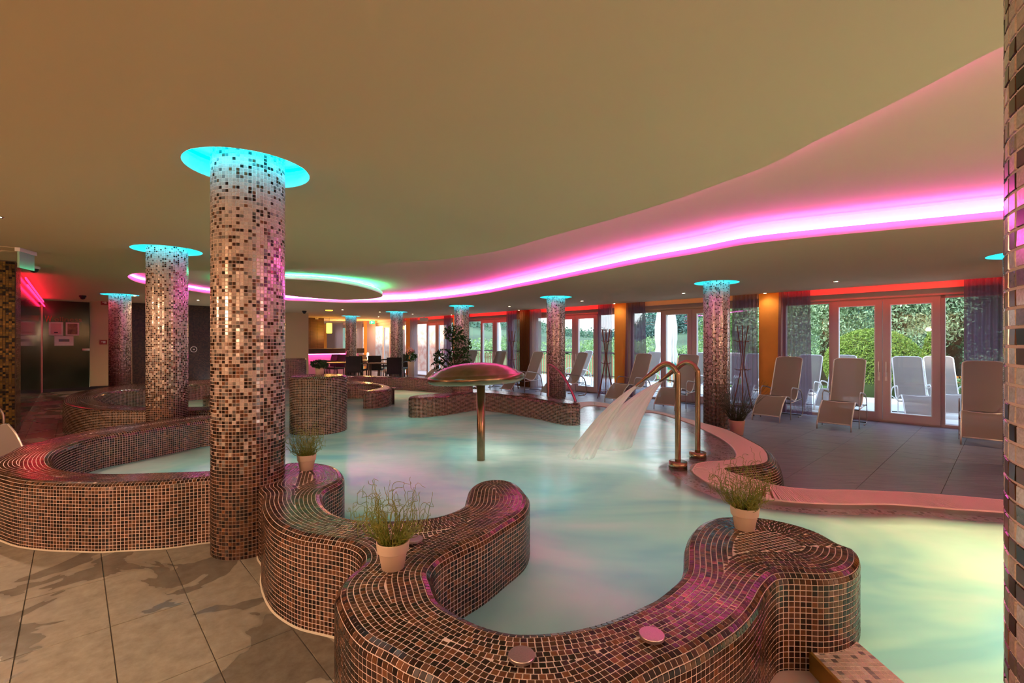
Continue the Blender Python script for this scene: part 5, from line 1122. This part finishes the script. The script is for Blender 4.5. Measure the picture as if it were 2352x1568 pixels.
def parasol(x, y, lab, h=2.7, tiltc=(.8,.75,.66)):
    r = tag(empty('closed_parasol',(x,y,ZD)), lab, 'parasol', 'closed parasols on the terrace'); MB().tube([(0,0,0),(0,0,h)],.022,8).build('pole', ALUW, r)
    k = 24; prof = [(.10,.75),(.13,.80),(.16,1.1),(.12,1.35),(.15,1.6),(.15,2.0),(.10,2.4),(.03,h-.03)]; vs = []
    for (rr, z) in prof:
        for j in range(k): a = 2*math.pi*j/k; q = rr*(1+.22*math.sin(8*a/1.0)); vs.append((q*math.cos(a),q*math.sin(a),z))
    fs = [(i*k+j,i*k+(j+1)%k,(i+1)*k+(j+1)%k,(i+1)*k+j) for i in range(len(prof)-1) for j in range(k)]
    MB().add(vs,fs,True).build('folded_canopy', pbr('cream_canvas',tiltc,.8), r); MB().lathe([(.14,.60),(.18,.63),(.12,.86),(.11,.86)],n=20).build('hem', pbr('green_canvas',(.02,.30,.20),.7), r)
    MB().lathe([(.25,0),(.25,.06),(.03,.08)],n=24).build('foot', ALUW, r); return r
for x_, q_, lab in ((1517,13.6,'closed cream parasol outside the second door'),(1543,14.3,'closed cream parasol with a green hem behind the other one'),(1143,14.4,'closed pale parasol outside the fourth door')):
    u = (x_-1176)/F; t_ = q_/(N[0]*u+N[1]); parasol(u*t_, t_, lab)
bk = empty('wall_brick',(*W(22,13.0),ZD)); bk['kind'] = 'structure'
def brick():
    m, n, l = newmat('pink_brick'); o = n.new('ShaderNodeOutputMaterial'); b = n.new('ShaderNodeBsdfPrincipled'); l.new(b.outputs[0], o.inputs[0]); g = n.new('ShaderNodeTexCoord'); mp = n.new('ShaderNodeMapping'); mp.inputs['Rotation'].default_value = (math.pi/2,0,0)
    t = n.new('ShaderNodeTexNoise'); t.inputs['Scale'].default_value = 4; l.new(g.outputs['Object'], t.inputs['Vector']); r = n.new('ShaderNodeValToRGB'); l.new(t.outputs[0], r.inputs[0]); r.color_ramp.elements[0].color = (.75,.45,.36,1); r.color_ramp.elements[1].color = (.85,.72,.62,1); r.color_ramp.elements[0].position = .4; r.color_ramp.elements[1].position = .6; l.new(r.outputs[0], b.inputs['Base Color']); b.inputs['Roughness'].default_value = .9; return m
MB().wbox(18.9,30,13.2,13.4,ZD,3.2).build('stone_wall', brick(), bk, bk.location[:])
def tree(x, y, h, r_, mat, lab, name='garden_tree', n_=5000, size=.16, seed=1, trunk=True, kindw='tree', grp='trees in the garden outside', aspect=2.2, z0=None):
    t = tag(empty(name,(x,y,ZD-.15)), lab, kindw, grp); rg = random.Random(seed)
    if trunk: MB().tube([(0,0,0),(.05,0,h*.35),(0,.05,h*.8)],[r_*.09,r_*.07,r_*.02],8).build('trunk', BARK, t)
    bl = [(rg.uniform(-.5,.5)*r_, rg.uniform(-.5,.5)*r_, h*rg.uniform(.25,.9), r_*.6, r_*.6, h*.16) for _ in range(12)]+[(0,0,h*.5,r_*.8,r_*.8,h*.42)]
    leaves('crown', bl, n_, size, mat, t, seed, aspect=aspect, droop=.8, shell=.35); return t
def dirp(px_, q_): u = (px_-1176)/F; t_ = q_/(N[0]*u+N[1]); return u*t_, t_
for i,(px_, q_, h, r_, mt, lab, n_, sz) in enumerate([(1900,21,9,3.2,SPR,'large pale-needled spruce filling the left leaf of the garden door',70000,.055),(2060,22.5,10,3.6,SPR,'large spruce behind the round hedge, right leaf of the garden door',70000,.055),(2190,27,8,3.4,DKT,'dark tree beside the lake at the right of the garden door',30000,.07),(1790,24,9,3.2,SPR,'spruce left of the garden door behind the curtain',45000,.06),(1700,23,6,2.2,PAL,'pale leafy tree behind the nearer coat rack',26000,.06),(2330,24,8,3,DKT,'dark tree at the far right behind the curtain',20000,.07)]):
    x, y = dirp(px_, q_); tree(x, y, h, r_, mt, lab, n_=n_, size=sz, seed=20+i)
x, y = dirp(2003,16.8); hd = tag(empty('clipped_hedge',(x,y,ZD-.15)), 'large dome-clipped yellow-green hedge outside the garden door', 'hedge')
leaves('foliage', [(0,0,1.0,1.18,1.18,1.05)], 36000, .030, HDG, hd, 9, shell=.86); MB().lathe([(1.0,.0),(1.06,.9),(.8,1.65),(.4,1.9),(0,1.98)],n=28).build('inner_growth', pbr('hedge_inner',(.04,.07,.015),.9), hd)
x, y = dirp(2143,15.6); cn = tag(empty('conical_shrub',(x,y,ZD-.15)), 'tall narrow cone-shaped conifer right of the round hedge', 'shrub')
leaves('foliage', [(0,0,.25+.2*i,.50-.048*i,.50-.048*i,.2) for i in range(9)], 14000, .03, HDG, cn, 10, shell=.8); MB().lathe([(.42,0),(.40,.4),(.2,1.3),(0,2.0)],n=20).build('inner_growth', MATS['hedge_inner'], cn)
x, y = dirp(2205,14.6); fb = tag(empty('flowering_shrub',(x,y,ZD-.1)), 'low orange-flowering shrub beside the cone-shaped conifer', 'shrub'); leaves('foliage', [(0,0,.35,.7,.5,.42)], 2600, .06, PAL, fb, 12); leaves('flowers', [(0,0,.5,.55,.4,.35)], 300, .05, leafmat('orange_petals',(.8,.3,.05)), fb, 13)
# hillside and woods
def ridge(u): return np.interp(u, [-.5,-.12,-.07,-.02,.04,.10,.16,.22,.28,.34,.5,.7,1.3,2.2], [.10,.10,.078,.070,.062,.036,.026,.024,.045,.115,.15,.19,.22,.20])
hill = []; rg = np.random.default_rng(5); U = np.linspace(-.75, 2.0, 90); m = MB(); prev = None
for j, dist in enumerate((60,85,110,140,180,230)):
    f_ = j/5; cur = []
    for u in U: a = math.atan(u); hh = HC+ridge(u)*.80*dist*(f_**.8)-1.2*(1-f_); cur.append((dist*math.sin(a), dist*math.cos(a), hh))
    if prev: m.strip(prev, cur)
    prev = cur
struct('hill', m, pbr('meadow',(.07,.13,.05),.9,noise_=.5,scale=.08))
def woods(name, dist, cnt, rad, mat, seed, lo, hi, us, label, lf=500, ls=.11):
    rg = np.random.default_rng(seed); bl = []
    for i in range(cnt):
        u = rg.uniform(*us); a = math.atan(u); f_ = rg.uniform(lo, hi); d_ = dist*(1+.5*f_); h_ = HC+ridge(u)*d_*f_-rad*.8
        bl.append((d_*math.sin(a), d_*math.cos(a), h_-rad*.3, rad*rg.uniform(.7,1.3), rad*rg.uniform(.7,1.3), rad*rg.uniform(.9,1.4)))
    o = leaves(name, bl, cnt*lf, rad*ls, mat, None, seed, shell=.75, aspect=1.4); tag(o, label, 'woods', kind='stuff')
woods('woods', 95, 150, 4.2, leafmat('hill_wood',(.10,.20,.12)), 31, .25, 1.0, (-.45,.75), 'dark wooded hillside in the distance across the valley')
woods('woods', 75, 170, 3.4, leafmat('pine_wood',(.07,.15,.12)), 34, .25, 1.0, (.22,.75), 'tall dark pines on the steep slope outside the second door')
woods('woods', 52, 90, 1.7, leafmat('valley_wood',(.26,.40,.16)), 32, -.25, .12, (-.4,.75), 'pale green bushes and trees at the foot of the hill')
woods('lake_reeds', 48, 60, 1.3, leafmat('reed_green',(.24,.36,.20)), 33, .0, .06, (.7,1.5), 'pale reeds along the far shore of the lake')
